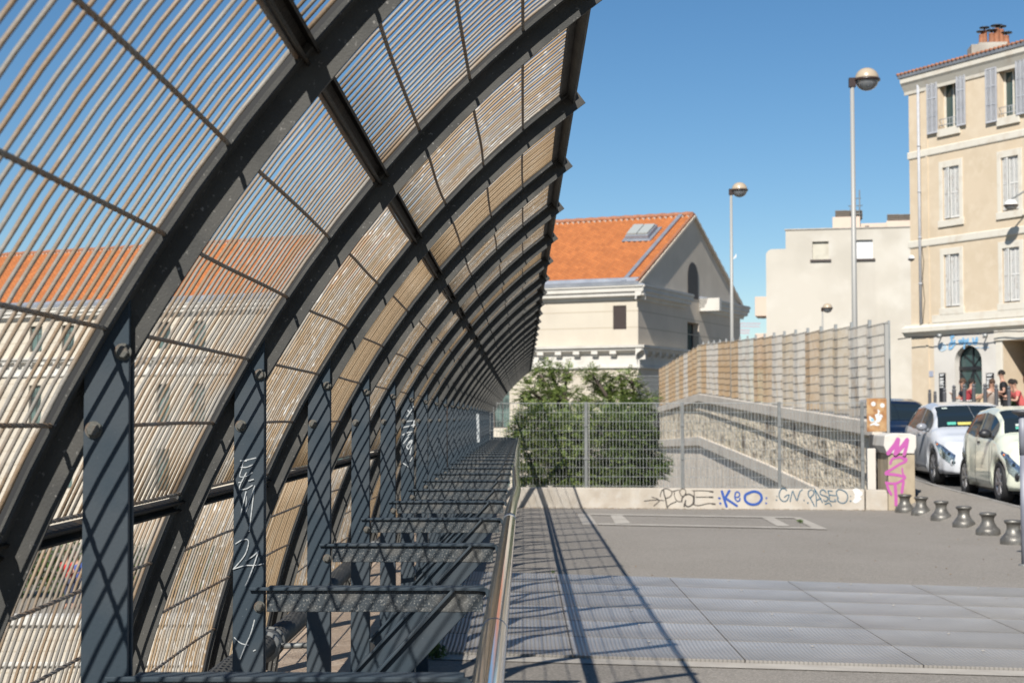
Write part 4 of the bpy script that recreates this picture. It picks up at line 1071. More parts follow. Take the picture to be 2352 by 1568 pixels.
# ------------------------------------------------------------------ terrace, hedge and people far below on the left
tw = thing('terrace_wall', 'long white terrace wall with a projecting ledge, seen low through the barrier bars', 'wall', (-12, 45, -8))
TP = Plane((-30, 44.0), (1, .04))
mb = MB(); mb.pbox(TP, 0, 28.5, -8, -4.25, -.5, 0); under(mb.build('wall_block', M['plaster_w']), tw)
mb = MB(); mb.pbox(TP, -.2, 28.6, -4.25, -4.0, -.6, .12); mb.pbox(TP, 0, 28.5, -5.4, -5.28, 0, .10); under(mb.build('ledge', M['cornice'], bevel=.02), tw)
mb = MB(); z = -7.7
while z < -4.4: mb.pbox(TP, 0, 28.5, z, z + .03, 0, .005); z += .3
under(mb.build('stone_joints', M['groove']), tw)
mb = MB(); mb.box(-60, -1.3, 45.2, 74, -8.0, -4.45); tag(mb.build('terrace', M['lower']), kind='structure')
def leaf_cloud(mb, c, r, n, size, rr, flat=.35):
    """leaf sized folded quads through an ellipsoid shell"""
    for i in range(n):
        d = Vector((rr.gauss(0, 1), rr.gauss(0, 1), rr.gauss(0, 1))).normalized()
        k = rr.random() ** .45
        p = Vector(c) + Vector((d.x * r[0], d.y * r[1], d.z * r[2])) * k
        a = Vector((rr.uniform(-1, 1), rr.uniform(-1, 1), rr.uniform(-.8, .3))).normalized()
        b = a.cross(Vector((rr.uniform(-.5, .5), rr.uniform(-.5, .5), 1))).normalized()
        s = size * rr.uniform(.6, 1.25)
        u, v = a * s, b * s * flat
        mb.quad(p - u * .1, p + u * .45 - v, p + u, p + u * .45 + v)
mb = MB(); rr = random.Random(3)
for i in range(46): leaf_cloud(mb, (-26 + i * .55, 53 + rr.uniform(-.3, .3), -3.5 + rr.uniform(-.15, .2)), (.6, .6, 1.0), 420, .16, rr)
hd = tag(mb.build('hedge', M['hedge']), 'green hedge on the terrace behind the long white ledge', 'hedge')

# ------------------------------------------------------------------ beige block
BP = Plane((12.9, 84.5), (1, -.22))
bb = thing('beige_block', 'plain beige apartment block with stained blank wall, two shuttered windows and roof vents', 'building', (18, 82, 2))
def f3(x, y): return ((3000 + x * .44643) / 1.7415, (700 + y * .44643) / 1.7415)
def B(x, y): return BP.tz(*f3(x, y))
a0, b0_ = B(142, 660), B(318, 500); c0 = B(318, 645); r0 = B(1318, 470); e1 = B(1500, 700)
w1 = (*[B(552, 0)[0], B(698, 0)[0]], B(620, 758)[1], B(620, 596)[1]); w2 = (B(945, 0)[0], B(1092, 0)[0], B(1020, 750)[1], B(1020, 580)[1])
zt = (b0_[1] + r0[1]) / 2; TL, TS, TR = a0[0], b0_[0], e1[0] + 4
mb = MB(); wall_holes(mb, BP, TS, TR, 1.5, zt, [w1, w2], depth=.25)
zl = c0[1] - .1
arcq = [BP.pt(TL + .35 - .35 * cos(a * pi / 12), zl - .35 + .35 * sin(a * pi / 12)) for a in range(7)]
mb.add([BP.pt(TL, 1.5), BP.pt(TS, 1.5), BP.pt(TS, zl)] + arcq[::-1], [tuple(range(3 + len(arcq)))])
n_ = -BP.n * 12
mb.quad(BP.pt(TL, 1.5), BP.pt(TL, zl - .35), BP.pt(TL, zl - .35, -12), BP.pt(TL, 1.5, -12))
mb.quad(BP.pt(TS, zl), BP.pt(TS, zt), BP.pt(TS, zt, -12), BP.pt(TS, zl, -12))
mb.quad(BP.pt(TS, zt), BP.pt(TR, zt), BP.pt(TR, zt, -12), BP.pt(TS, zt, -12)); mb.quad(arcq[-1], BP.pt(TS, zl), BP.pt(TS, zl, -12), BP.pt(TL + .35, zl, -12))
under(mb.build('wall', M['grey_block']), bb)
mb = MB(); mb.pbox(BP, TS - .05, TR, zt, zt + .08, -.3, .05); under(mb.build('parapet_coping', M['pale_stone'], bevel=.02), bb)
mb = MB(); mb.pbox(BP, w1[0] - .04, w1[1] + .04, w1[2] - .002, w1[3], -.24, -.14); under(mb.build('roller_shutter', mat('dirty_shutter', (.62, .58, .48), .7, c2=(.5, .46, .38), scale=2, amt=.4)), bb)
mb = MB(); mb.pbox(BP, w2[0] - .04, w2[1] + .04, w2[2] - .002, w2[3], -.24, -.14); under(tag(mb.build('roller_shutter', mat('white_shutter', (.85, .85, .84), .6)), 'clean white roller shutter'), bb)
mb = MB()
for h in (w1, w2): mb.pbox(BP, h[0] - .12, h[1] + .12, h[2] - .10, h[2], -.1, .10)
under(mb.build('window_sill', M['louver']), bb)
def bx(x0, x1, y0, y1, d0, d1, m_, name, lab=None):
    a, b = B(x0, y1), B(x1, y0); q = MB(); q.pbox(BP, a[0], b[0], a[1], b[1], d0, d1); o = under(q.build(name, m_, bevel=.02), bb)
    if lab: tag(o, lab)
    return o
bx(735, 985, 345, 490, -6, -1.2, M['pink'], 'roof_house'); bx(990, 1440, 392, 482, -6, -1.5, M['pink'], 'roof_house'); bx(1225, 1440, 378, 480, -5.9, -1.3, M['pink'], 'roof_house')
for x in (757, 850, 900, 1233, 1330, 1385):
    t, z = B(x, 345 if x < 1000 else 380); q = MB()
    for k in range(4): q.pbox(BP, t, t + .62, z - .02 + k * .115, z + .045 + k * .115, -2.4, -1.8)
    q.pbox(BP, t + .05, t + .57, z - .1, z + .38, -2.35, -1.85); under(q.build('roof_vent', mat('vent', (.20, .17, .14), .8)), bb)
bx(1030, 1068, 425, 470, -1.52, -1.46, M['louver'], 'roof_hatch')
t, z = B(983, 470); t2, z2 = B(983, 105)
q = MB(); q.tube([BP.pt(t, z, -1.3), BP.pt(t, z2, -1.3)], .035, 8)
for k, (dz, L_) in enumerate(((.85, .5), (1.3, .35), (.45, .25), (1.9, .2))): q.tube([BP.pt(t - L_ * 1.2, z2 - dz, -1.3), BP.pt(t + L_ * .3, z2 - dz, -1.3)], .022, 6)
q.tube([BP.pt(t - .5, z2 - .85, -1.3), BP.pt(t - .5, z2 - 1.3, -1.3)], .018, 6)
under(q.build('antenna', M['galv_dark']), bb)
a, b = B(35, 1255), B(150, 1078); q = MB(); q.pbox(BP, a[0], b[0], a[1], b[1], -3, -.8); a, b = B(38, 1560), B(150, 1410); q.pbox(BP, a[0], b[0], a[1] - 1, b[1], -3, -.8); under(q.build('balcony', M['pink'], bevel=.02), bb)

# distant red crane
cr = thing('tower_crane', 'tiny distant red crane jibs in the sky gap left of the beige block', 'crane', (0, 330, 0))
CP = Plane((0, 330), (1, 0))
for (x0, x1, y) in ((1680, 1746, 750), (1680, 1722, 765)):
    a, b = CP.tz(x0, y), CP.tz(x1, y + 1); q = MB()
    for dz in (0, .8): q.bar(CP.pt(a[0], a[1] + dz), CP.pt(b[0], b[1] + dz), .12, .12)
    k = 14
    for i in range(k):
        ta, tb = a[0] + (b[0] - a[0]) * i / k, a[0] + (b[0] - a[0]) * (i + 1) / k; q.bar(CP.pt(ta, a[1]), CP.pt(tb, a[1] + .8), .1, .1)
    q.bar(CP.pt(a[0], a[1]), CP.pt(a[0], -8), .9, .9); under(q.build('jib', mat('crane_red', (.55, .38, .42), .6)), cr)

# ------------------------------------------------------------------ yellow building
YC = 58.0
r_ = ray(2095, 900); XC = r_.x / r_.y * YC
YP = Plane((XC, YC), (.492, -.871))
yb = thing('yellow_building', 'pale yellow apartment building with grey shutters over a cafe with blue sign', 'building', (XC, YC, 2))
def G(x, y): return YP.tz(x, y)
def H(x0, x1, yt, yb_):        # rectangle given by its left, right columns and top, bottom rows at mid column
    xm = (x0 + x1) / 2
    return (G(x0, yt)[0], G(x1, yt)[0], G(xm, yb_)[1], G(xm, yt)[1])
TE = 12.0                                       # facade length to the right
up = [H(2157, 2199.5, 186, 293), H(2294, 2336, 157, 267)]
mid = [H(2165, 2203, 383, 503), H(2299, 2339, 360, 484)]
low = [H(2168, 2204, 584, 705), H(2302, 2342, 569, 694)]
pit = up[1][0] - up[0][0]
for L_ in (up, mid, low):
    h = L_[1]; L_.append((h[0] + pit, h[1] + pit, h[2], h[3])); L_.append((h[0] + 2 * pit, h[1] + 2 * pit, h[2], h[3]))
door = H(2193, 2255.5, 793, 900); spring = G(2224, 832)[1]
door = (door[0], door[1], 1.75, door[3])
bd = H(2304, 2343, 781, 900); bd = (bd[0], bd[1] + .35, 1.75, bd[3])
zgc = G(2100, 766)[1]; zcor = G(2098, 188)[1]
mb = MB(); wall_holes(mb, YP, 0, TE, zgc, zcor, up + mid + low, depth=.30)
n12 = 9.0
mb.quad(YP.pt(0, 1.5), YP.pt(0, zcor), YP.pt(0, zcor, -n12), YP.pt(0, 1.5, -n12)); mb.quad(YP.pt(TE, 1.5), YP.pt(TE, zcor), YP.pt(TE, zcor, -n12), YP.pt(TE, 1.5, -n12)); mb.quad(YP.pt(0, zcor), YP.pt(TE, zcor), YP.pt(TE, zcor, -n12), YP.pt(0, zcor, -n12))
ql = G(2147, 700)[0]
mb.pbox(YP, ql - .35, ql - .25, zgc + .35, zcor - .3, 0, .03)
under(mb.build('upper_wall', M['yellow']), yb)
sh0 = G(2147, 850)[0]; sh1 = G(2294, 850)[0]
mb = MB(); wall_holes(mb, YP, 0, sh0, 1.5, zgc, [], depth=.3); mb.pbox(YP, G(2128, 800)[0], G(2134, 800)[0], 1.5, zgc - .2, 0, .03)
under(mb.build('ground_floor_wall', M['yellow']), yb); mb = MB(); wall_holes(mb, YP, sh1, TE, 1.5, zgc, [bd], depth=1.1)
under(mb.build('ground_floor_wall', M['yellow']), yb)
mb = MB(); wall_holes(mb, YP, sh0, sh1, 1.5, zgc, [door], depth=.30, off=.025)
cx_, rx, rz = (door[0] + door[1]) / 2, (door[1] - door[0]) / 2, door[3] - spring     # spandrels of the round arch
for sg in (-1, 1):
    k = 12
    for i in range(k):
        a, b = pi / 2 * i / k, pi / 2 * (i + 1) / k
        p, q = (cx_ + sg * rx * cos(a), spring + rz * sin(a)), (cx_ + sg * rx * cos(b), spring + rz * sin(b))
        mb.quad(YP.pt(*p, .024), YP.pt(cx_ + sg * rx, p[1], .024), YP.pt(cx_ + sg * rx, q[1], .024), YP.pt(*q, .024))
        mb.quad(YP.pt(*p, .024), YP.pt(*q, .024), YP.pt(*q, -.27), YP.pt(*p, -.27))
under(mb.build('cafe_wall', M['shop']), yb)
# arched glass door
dd = MB(); o_ = -.24
dd.pbox(YP, door[0], door[0] + .06, 1.7, spring, o_ - .03, o_ + .03); dd.pbox(YP, door[1] - .06, door[1], 1.7, spring, o_ - .03, o_ + .03)
zt_ = G(2224, 849)[1]; dd.pbox(YP, door[0], door[1], zt_, zt_ + .12, o_ - .03, o_ + .05)
for i in range(14):
    a, b = pi * i / 14, pi * (i + 1) / 14
    dd.bar(YP.pt(cx_ + (rx - .02) * cos(a), spring + (rz - .02) * sin(a), o_), YP.pt(cx_ + (rx - .02) * cos(b), spring + (rz - .02) * sin(b), o_), .06, .06, up=YP.n)
dd.bar(YP.pt(cx_, 1.7, o_), YP.pt(cx_, door[3] - .05, o_), .05, .05, up=YP.n)
for (a, b) in (((cx_ - rx * .6, door[3] - .35), (cx_ + rx * .3, zt_ + .1)), ((cx_ + rx * .55, door[3] - .4), (cx_, zt_ + .1)), ((cx_ - rx * .95, zt_ - .05), (cx_ - .1, zt_ - .75)), ((cx_ + .05, zt_), (cx_ + rx * .95, zt_ - .9)), ((cx_ + rx * .0, zt_), (cx_ - rx * .5, zt_ - .8))):
    dd.bar(YP.pt(*a, o_ + .01), YP.pt(*b, o_ + .01), .03, .03, up=YP.n)
do = under(dd.build('cafe_door', M['black']), yb)
g_ = MB(); g_.add([YP.pt(door[0], 1.7, o_ - .01), YP.pt(door[1], 1.7, o_ - .01)] + [YP.pt(cx_ + rx * cos(pi * i / 14), spring + rz * sin(pi * i / 14), o_ - .01) for i in range(15)], [tuple(range(17))]); g_.build('door_glass', M['glass'], do)
g_ = MB(); g_.pbox(YP, door[0] + .1, cx_ - .25, 1.8, spring + rz * .55, o_ - .6, o_ - .55)
g_.build('door_curtain', M['glass2'], do)
# brown side door, deep reveal
mb = MB(); mb.pbox(YP, bd[0], bd[1], 1.6, bd[3] - 1.4, -1.09, -1.0); mb.pbox(YP, bd[0], bd[1], bd[3] - 1.4, bd[3] - 1.2, -1.09, -.92)
for k in range(2): mb.pbox(YP, bd[0] + .1 + k * .75, bd[0] + .65 + k * .75, 1.8, bd[3] - 1.6, -1.0, -.97)
under(mb.build('brown_door', M['door_brown'], bevel=.01), yb)
mb = MB(); mb.pbox(YP, bd[0], bd[1], bd[3] - 1.2, bd[3], -1.09, -1.05); under(mb.build('fanlight', M['dark']), yb)
mb = MB(); mb.pbox(YP, bd[0] - .28, bd[0] - .002, 1.6, bd[3], 0, .07); mb.pbox(YP, bd[1] + .002, bd[1] + .28, 1.6, bd[3], 0, .07); mb.pbox(YP, bd[0] - .32, bd[1] + .32, bd[3] + .002, bd[3] + .35, 0, .12); under(mb.build('door_surround', M['trim'], bevel=.01), yb)
# string courses, cornices
mb = MB()
for yy in (363, 568): z = G(2105, yy)[1]; moulding(mb, YP, -.06, TE, z, [(.03, -.02), (.045, .02), (.045, .22), (.03, .25)])
moulding(mb, YP, -.30, TE, zgc, [(.05, -.12), (.15, .0), (.22, .04), (.22, .20), (.07, .27), (.07, .32)])
z = G(2160, 745)[1]; mb.pbox(YP, ql - .1, TE, zgc + .34, z + .35, 0, .05)
moulding(mb, YP, -.18, TE, zcor, [(.04, -.46), (.06, -.34), (.18, -.12), (.25, -.03), (.26, .13), (.28, .15)])
mb.pbox(YP, -.18, -.002, zcor + .0, zcor + .149, -6, .0)
for L_ in (mid, low):
    for (a, b, c, d) in L_:
        s = .17
        mb.pbox(YP, a - s, a - .001, c - .20, d + .24, 0, .035); mb.pbox(YP, b + .001, b + s, c - .20, d + .24, 0, .035); mb.pbox(YP, a, b, d + .002, d + .24, 0, .034)
        mb.pbox(YP, a - .22, b + .22, c - .26, c - .02, 0, .06)
for (a, b, c, d) in up: mb.pbox(YP, a - .08, b + .12, c - .30, c - .02, 0, .08)
under(mb.build('mouldings', M['trim'], bevel=.008), yb)
mb = MB(); moulding(mb, YP, -.22, TE, zcor + .152, [(.18, .0), (.30, .01), (.33, .14), (.18, .14)]); mb.pbox(YP, -.26, -.20, zcor + .16, zcor + .29, -6, .30); under(mb.build('gutter', M['zinc']), yb)
mb = MB(); k = int((TE + .22) / .20)
for i in range(k): t = -.22 + i * .20; mb.tube([YP.pt(t, zcor + .31, .34), YP.pt(t, zcor + .60, -4)], .06, 7)
mb.quad(YP.pt(-.22, zcor + .29, .34), YP.pt(TE, zcor + .29, .34), YP.pt(TE, zcor + .60, -4.2), YP.pt(-.22, zcor + .60, -4.2)); under(mb.build('roof', M['terra']), yb)
mb = MB(); t = G(2115, 400)[0]; mb.tube([YP.pt(t, zcor - .1, .09), YP.pt(t, zgc + .35, .09)], .055, 10)
for z in (6.5, 8.2, 9.9, 11.6): mb.tube([YP.pt(t, z, .09), YP.pt(t, z + .06, .09)], .068, 10)
under(mb.build('downpipe', M['shutter']), yb)
mb = MB(); mb.tube([YP.pt(*G(x, y), .03) for x, y in ((2118, 565), (2123, 600), (2120, 640), (2125, 690), (2121, 740), (2123, 764))], .012, 6); mb.tube([YP.pt(t, zgc - .17 + .02 * sin(t * 3), .30 + .01 * sin(t * 5)) for t in [.1 * i for i in range(-4, 118)]], .018, 6); under(mb.build('cable', M['black']), yb)
# shutters
def leafsh(a, b, c, d, o, m_, rows=3, Pl=YP, name='shutter'):
    s = MB(); fw = .05
    s.pbox(Pl, a, a + fw, c, d, o - .02, o + .02); s.pbox(Pl, b - fw, b, c, d, o - .02, o + .02); mx = (a + b) / 2; s.pbox(Pl, mx - fw * .4, mx + fw * .4, c, d, o - .018, o + .018)
    for r in range(rows + 1): z = c + (d - c - fw) * r / rows; s.pbox(Pl, a + fw, b - fw, z, z + fw, o - .02, o + .016)
    z = c + fw
    while z < d - .04:
        s.add([Pl.pt(a + fw, z, o + .010), Pl.pt(b - fw, z, o + .010), Pl.pt(b - fw, z + .045, o - .012), Pl.pt(a + fw, z + .045, o - .012)], [(0, 1, 2, 3)]); z += .055
    return under(s.build(name, m_), yb)
for i, (a, b, c, d) in enumerate(up):
    W_ = .52
    leafsh(a - W_ - .03, a - .03, c - .12, d + .14, .09, M['shutter']); leafsh(b + .01, b + W_ - .08, c - .06, d + .18, .09, M['shutter'])
    window(yb, YP, a, b, c, d, off=-.26, frame=M['trim'], pane=M['glass'], mull=1, trans=0, fw=.07)
    cu = MB(); cu.pbox(YP, a + .1, a + .38, c + .05, d - .1, -.40, -.37)
    o = under(cu.build('curtain', mat('curtain', [(.25, .10, .07), (.50, .46, .04), (.5, .5, .45), (.5, .5, .45)][i], .9)), yb)
    gr_ = MB()
    for zz in (.12, .34): gr_.tube([YP.pt(a, c + zz, .03), YP.pt(b, c + zz, .03)], .014, 6)
    for k in range(8): t = a + (b - a) * k / 7; gr_.tube([YP.pt(t, c, .03), YP.pt(t, c + .34, .03)], .009, 5)
    under(gr_.build('window_rail', M['shutter']), yb)
for L_ in (mid, low):
    for (a, b, c, d) in L_:
        m2 = (a + b) / 2 - (b - a) * .12
        leafsh(m2 + .01, b - .01, c + .04, d - .01, -.05, M['shutter_w'], rows=2)
        FP_ = Plane(tuple(YP.pt(a + .02, 0, -.06)[:2]), tuple((YP.e * cos(.28) + YP.n * sin(.28))[:2]))
        leafsh(0, m2 - a, c + .04, d - .01, 0, M['shutter_w'], rows=2, Pl=FP_)
        dk = MB(); dk.pbox(YP, a, b, c, d, -.29, -.27); under(dk.build('pane', M['glass']), yb)
# chimney with pots
def cc(x, y): return ((3600 + x * .319) / 1.7415, (50 + y * .319) / 1.7415)
CHp = Plane(tuple(YP.pt(1.2, 0, -2.2)[:2]), (1, -.1))
def K(x, y): return CHp.tz(*cc(x, y))
a, b = K(895, 400), K(1440, 400)
mb = MB(); mb.pbox(CHp, a[0], b[0], zcor + .2, K(900, 400)[1], -.9, 0); mb.pbox(CHp, K(985, 0)[0], K(1350, 0)[0], K(990, 400)[1] - .002, K(1000, 368)[1], -.75, -.1)
ch = under(mb.build('chimney', mat('chimney_render', (.50, .46, .40), .9, c2=(.36, .33, .29), scale=1.5, amt=.45), bevel=.02), yb)
for k, (x, top, w_) in enumerate(((1045, 230, .10), (1085, 180, .10), (1175, 215, .12), (1238, 155, .12), (1298, 165, .10), (1355, 245, .12))):
    base = K(x, 365); tp_ = K(x, top); q = MB(); p0 = CHp.pt(base[0], base[1] - .1, -.35)
    q.lathe([(w_ * 1.15, 0), (w_ * 1.1, .15), (w_, .2), (w_ * .92, tp_[1] - base[1]), (w_ * 1.05, tp_[1] - base[1] + .03)], tuple(p0), 12)
    po_ = under(q.build('chimney_pot', M['terra'], bevel=0), yb); po_.parent = ch; po_.matrix_parent_inverse = Matrix.Identity(4)
    q = MB(); h_ = tp_[1] - base[1]
    q.lathe([(w_ * .3, h_ + .02), (w_ * .3, h_ + .14)], tuple(p0), 8); q.lathe([(w_ * 1.9, h_ + .13), (w_ * 1.9, h_ + .16), (.002, h_ + .20)], tuple(p0), 12); q.build('cowl', M['black'], po_).matrix_parent_inverse = po_.matrix_parent_inverse.copy()
# cafe sign, menu boards, plaque, spotlights
M['sign_blue'] = mat('light_blue_sign', (.25, .52, .80), .4)
def c6(x, y): return ((3600 + x * .22323) / 1.7415, (1300 + y * .22321) / 1.7415)
sg_ = [[(975, 205), (925, 215), (950, 270), (910, 340), (975, 320), (960, 390), (905, 425), (900, 400)], [(995, 275), (985, 330), (1005, 335)], [(940, 300), (900, 350)],
       [(1075, 275), (1090, 330), (1110, 270), (1120, 325)], [(1150, 240), (1140, 320), (1170, 280), (1180, 330)], [(1195, 270), (1170, 340), (1165, 410)], [(1195, 275), (1225, 290), (1200, 325)], [(1235, 250), (1240, 330), (1290, 325)], [(1325, 240), (1330, 325)], [(1390, 230), (1360, 310), (1345, 325), (1385, 320), (1400, 240)]]
o = strokes(YP, T(YP, c6, sg_), .085, off=.045).build('cafe_sign', M['sign_blue']); under(o, yb); tag(o, 'light blue script lettering above the cafe arch')
mb = MB(); pl = [YP.tz(*c6(*p)) for p in ((760, 325), (810, 340), (855, 395), (840, 440), (765, 475), (715, 450), (700, 390), (720, 345))]; mb.prism([YP.pt(*p, .04) for p in pl], -YP.n * .03); o = under(mb.build('sign_disc', mat('pale_blue_disc', (.45, .66, .82), .4, c2=(.7, .8, .86), scale=3, amt=.45)), yb)
mb = strokes(YP, T(YP, c6, [[(735, 420), (760, 370), (800, 365)], [(760, 420), (800, 400)]]), .03, off=.05); under(mb.build('sign_mark', M['white']), yb)
o = strokes(YP, T(YP, c6, [[(1370, 404), (1440, 402)], [(1470, 406), (1610, 398)]]), .022, off=.045, smooth=False).build('small_sign_line', M['sign_blue']); under(o, yb)
for lab, x0, x1 in (('tall black menu board left of the arched door', 718, 828), ('black menu board right of the arched door', 1562, 1695)):
    q = MB(); a, b = YP.tz(*c6(x0, 860)), YP.tz(*c6(x1, 860)); q.pbox(YP, a[0], b[0], 1.95, a[1], .026, .06); o = under(q.build('menu_board', M['black']), yb); tag(o, lab)
    ls = [[(x0 + 22, y), (x1 - 22 - (y % 3) * 8, y - 3)] for y in (885, 905, 955, 968, 1000, 1020, 1040, 1065, 1110)]
    so_ = strokes(YP, T(YP, c6, ls), .035, off=.064, smooth=False).build('menu_text', M['white'], o)
q = MB(); a, b = YP.tz(*c6(492, 925)), YP.tz(*c6(596, 818)); q.pbox(YP, a[0], b[0], a[1], b[1], 0, .02); under(q.build('street_plaque', mat('plaque', (.42, .45, .55), .5)), yb)
for x in (765, 1580):
    a = YP.tz(*c6(x, 250)); q = MB(); q.tube([YP.pt(a[0], a[1] + .15, .03), YP.pt(a[0], a[1] + .05, .25)], .03, 8); q.lathe([(.05, -.08), (.10, .06)], tuple(YP.pt(a[0] + .2, a[1] + .1, .35)), 12); under(q.build('spotlight', M['galv']), yb)
# lamps fixed to buildings
def wall_lamp(name, label, P, px, py_, offw, arm_px):
    t, z = P.tz(px, py_)
    q = P.pt(t, z, 0); r = thing(name, label, 'wall lamp', tuple(q), 0, 'lamps fixed to the yellow building')
    Pd = P
    P2 = Plane(tuple(P.pt(0, 0, offw)[:2]), tuple(P.e[:2])); t, z = P2.tz(px, py_); c = P2.pt(t, z, 0)
    m_ = MB(); m_.ball((c.x, c.y, c.z), .235, 20, z0=0, z1=.999, sc=(1, 1, .85)); under(m_.build('dome', M['white']), r)
    m_ = MB(); m_.ball((c.x, c.y, c.z - .02), .21, 20, z0=-.999, z1=0, sc=(1, 1, .75)); under(m_.build('bowl', M['lamp_bowl']), r)
    m_ = MB(); m_.lathe([(.235, -.03), (.245, 0), (.235, .02)], tuple(c), 20); under(m_.build('ring', M['lamp_ring']), r)
    m_ = MB(); a = P.pt(t + arm_px, z + .35, 0); m_.tube(catmull([a, a + P.n * offw * .5 + Vector((0, 0, .25)), Vector((c.x, c.y, c.z + .20))]), .03, 8); under(m_.build('arm', M['galv']), r)
wall_lamp('wall_lamp', 'white dome lamp on a curved arm in front of the shuttered window', YP, 2322, 472, .8, .75)
WSP = Plane(tuple(YP.pt(-.02, 0, -1.0)[:2]), tuple((-YP.n)[:2])); 
lp = thing('wall_lamp', 'white dome lamp sticking out past the left corner of the yellow building', 'wall lamp', tuple(YP.pt(-.1, 7.2, -.4)), 0, 'lamps fixed to the yellow building')
t, z = YP.tz(2091, 595); c = YP.pt(t + .05, z, -.2)
m_ = MB(); m_.ball((c.x, c.y, c.z), .26, 20, z0=0, z1=.999, sc=(1, 1, .9)); under(m_.build('dome', M['white']), lp)
m_ = MB(); m_.lathe([(.26, -.04), (.27, 0)], tuple(c), 20); under(m_.build('ring', M['lamp_ring']), lp)
m_ = MB(); m_.tube([YP.pt(.02, z + .25, -.2), Vector((c.x, c.y, c.z + .2))], .03, 8); under(m_.build('arm', M['galv']), lp)

# ------------------------------------------------------------------ trees
def tree(name, label, base, top_h, clumps, leafm, n_leaf, size, seed, trunk_r=.12, group=None):
    root = thing(name, label, 'tree', base, 0, group)
    rr = random.Random(seed)
    t = MB(); b0 = Vector((0, 0, 0)); fork = Vector((rr.uniform(-.2, .2), rr.uniform(-.2, .2), top_h))
    t.tube(catmull([b0, Vector((.1, 0, top_h * .5)), fork]), trunk_r, 10, rs=None)
    for c, r in clumps:
        c = Vector(c); m_ = fork.lerp(c, .55) + Vector((rr.uniform(-.15, .15), rr.uniform(-.15, .15), rr.uniform(-.2, .1)))
        pts = catmull([fork - Vector((0, 0, .5)), m_, c], 4); k = len(pts)
        t.tube(pts, .05, 7, rs=[trunk_r * .6 * (1 - .8 * i / k) for i in range(k)])
        for j in range(4):
            d = Vector((rr.gauss(0, 1), rr.gauss(0, 1), rr.gauss(0, .6))).normalized(); e = c + Vector((d.x * r[0], d.y * r[1], d.z * r[2])) * .8
            t.tube([c.lerp(m_, .2), e], .012, 5, rs=[.016, .005])
    t.build('trunk', M['bark'], root)
    mb = MB(); tot = sum((r[0] * r[1] * r[2]) ** .62 for c, r in clumps)
    for c, r in clumps:
        n = int(n_leaf * (r[0] * r[1] * r[2]) ** .62 / tot)
        # foliage sprays: little fans of leaflets, gathered in sub-clumps so that gaps show
        for s in range(max(3, n // 17)):
            d = Vector((rr.gauss(0, 1), rr.gauss(0, 1), rr.gauss(0, 1))).normalized(); k = rr.random() ** .4
            p = Vector(c) + Vector((d.x * r[0], d.y * r[1], d.z * r[2])) * k
            ax = (Vector((d.x, d.y, d.z * .5 - .15)) + Vector((rr.uniform(-.5, .5), rr.uniform(-.5, .5), rr.uniform(-.3, .3)))).normalized()
            sd = ax.cross(Vector((0, 0, 1))).normalized(); up = sd.cross(ax)
            for q in range(3):
                a2 = (ax + sd * rr.uniform(-.9, .9) + up * rr.uniform(-.5, .5)).normalized(); s2 = a2.cross(Vector((0, 0, 1))).normalized(); L_ = size * 4.2 * rr.uniform(.6, 1.2)
                for i in range(8):
                    o_ = p + a2 * (L_ * (i // 2 + .5) / 4.5); sgn = 1 if i % 2 else -1
                    lf = (s2 * sgn + a2 * .35 + Vector((0, 0, rr.uniform(-.45, .15)))).normalized() * size * rr.uniform(.75, 1.2)
                    wv = a2 * size * .30 + Vector((0, 0, rr.uniform(-.1, .1) * size))
                    mb.quad(o_, o_ + lf * .5 - wv, o_ + lf, o_ + lf * .5 + wv)
    mb.build('crown', leafm, root)
    return root
def wp(px, py_, Y):
    r = ray(px, py_); return Vector((r.x / r.y * Y, Y, EYE + r.z / r.y * Y))
def clump(px, py_, Y, rx, rz, base, ry=None):
    p = wp(px, py_, Y) - Vector(base); s = Y / F_
    return (tuple(p), (rx * s, (ry if ry else rx * .8) * s, rz * s))
b1 = (.9, 34.0, -8.0)
cl1 = [clump(*a, b1) for a in ((1240, 860, 34.5, 34, 26), (1215, 895, 34, 32, 18), (1275, 880, 35, 32, 28), (1305, 855, 34.5, 24, 14), (1300, 910, 34, 50, 22), (1250, 915, 35, 45, 22), (1262, 842, 34.8, 22, 12), (1198, 912, 34.4, 14, 12))]
tree('tree', 'feathery green tree rising above the left part of the mesh fence', b1, 9.2, cl1, M['leaf'], 9500, .052, 11)
b2 = (2.3, 34.8, -8.0)
cl2 = [clump(*a, b2) for a in ((1375, 872, 35, 32, 22), (1355, 855, 34.6, 18, 12), (1400, 885, 35.4, 34, 22), (1450, 868, 34.8, 22, 16), (1440, 895, 35, 38, 18), (1385, 915, 35, 60, 16), (1478, 915, 35.2, 40, 12), (1425, 860, 35, 14, 9))]
tree('tree', 'feathery green tree rising above the middle of the mesh fence, right of the taller one', b2, 9.0, cl2, M['leaf'], 8500, .052, 12)
b3 = (1.0, 31.6, -8.0)
cl3 = [clump(*a, b3) for a in ((1250, 985, 31.6, 75, 50), (1215, 1060, 31, 48, 65), (1290, 1060, 31.4, 75, 60), (1340, 975, 32.2, 70, 45), (1230, 950, 32, 40, 24), (1330, 1100, 31.2, 60, 45), (1190, 1000, 31.8, 26, 34), (1300, 1010, 31.0, 60, 60))]
tree('dense_bush', 'dense green bush filling the mesh fence just right of the handrail', b3, 7.6, cl3, M['leaf'], 56000, .05, 13)
b4 = (2.6, 32.8, -8.0)
cl4 = [clump(*a, b4) for a in ((1420, 970, 33, 68, 42), (1455, 1030, 32.8, 62, 50), (1405, 1050, 32.2, 70, 60), (1480, 1075, 32.6, 55, 32), (1460, 945, 33.4, 40, 24), (1390, 1110, 32, 70, 36), (1470, 1115, 32.6, 30, 22), (1520, 1060, 32.9, 18, 16), (1440, 1000, 32.5, 60, 50))]
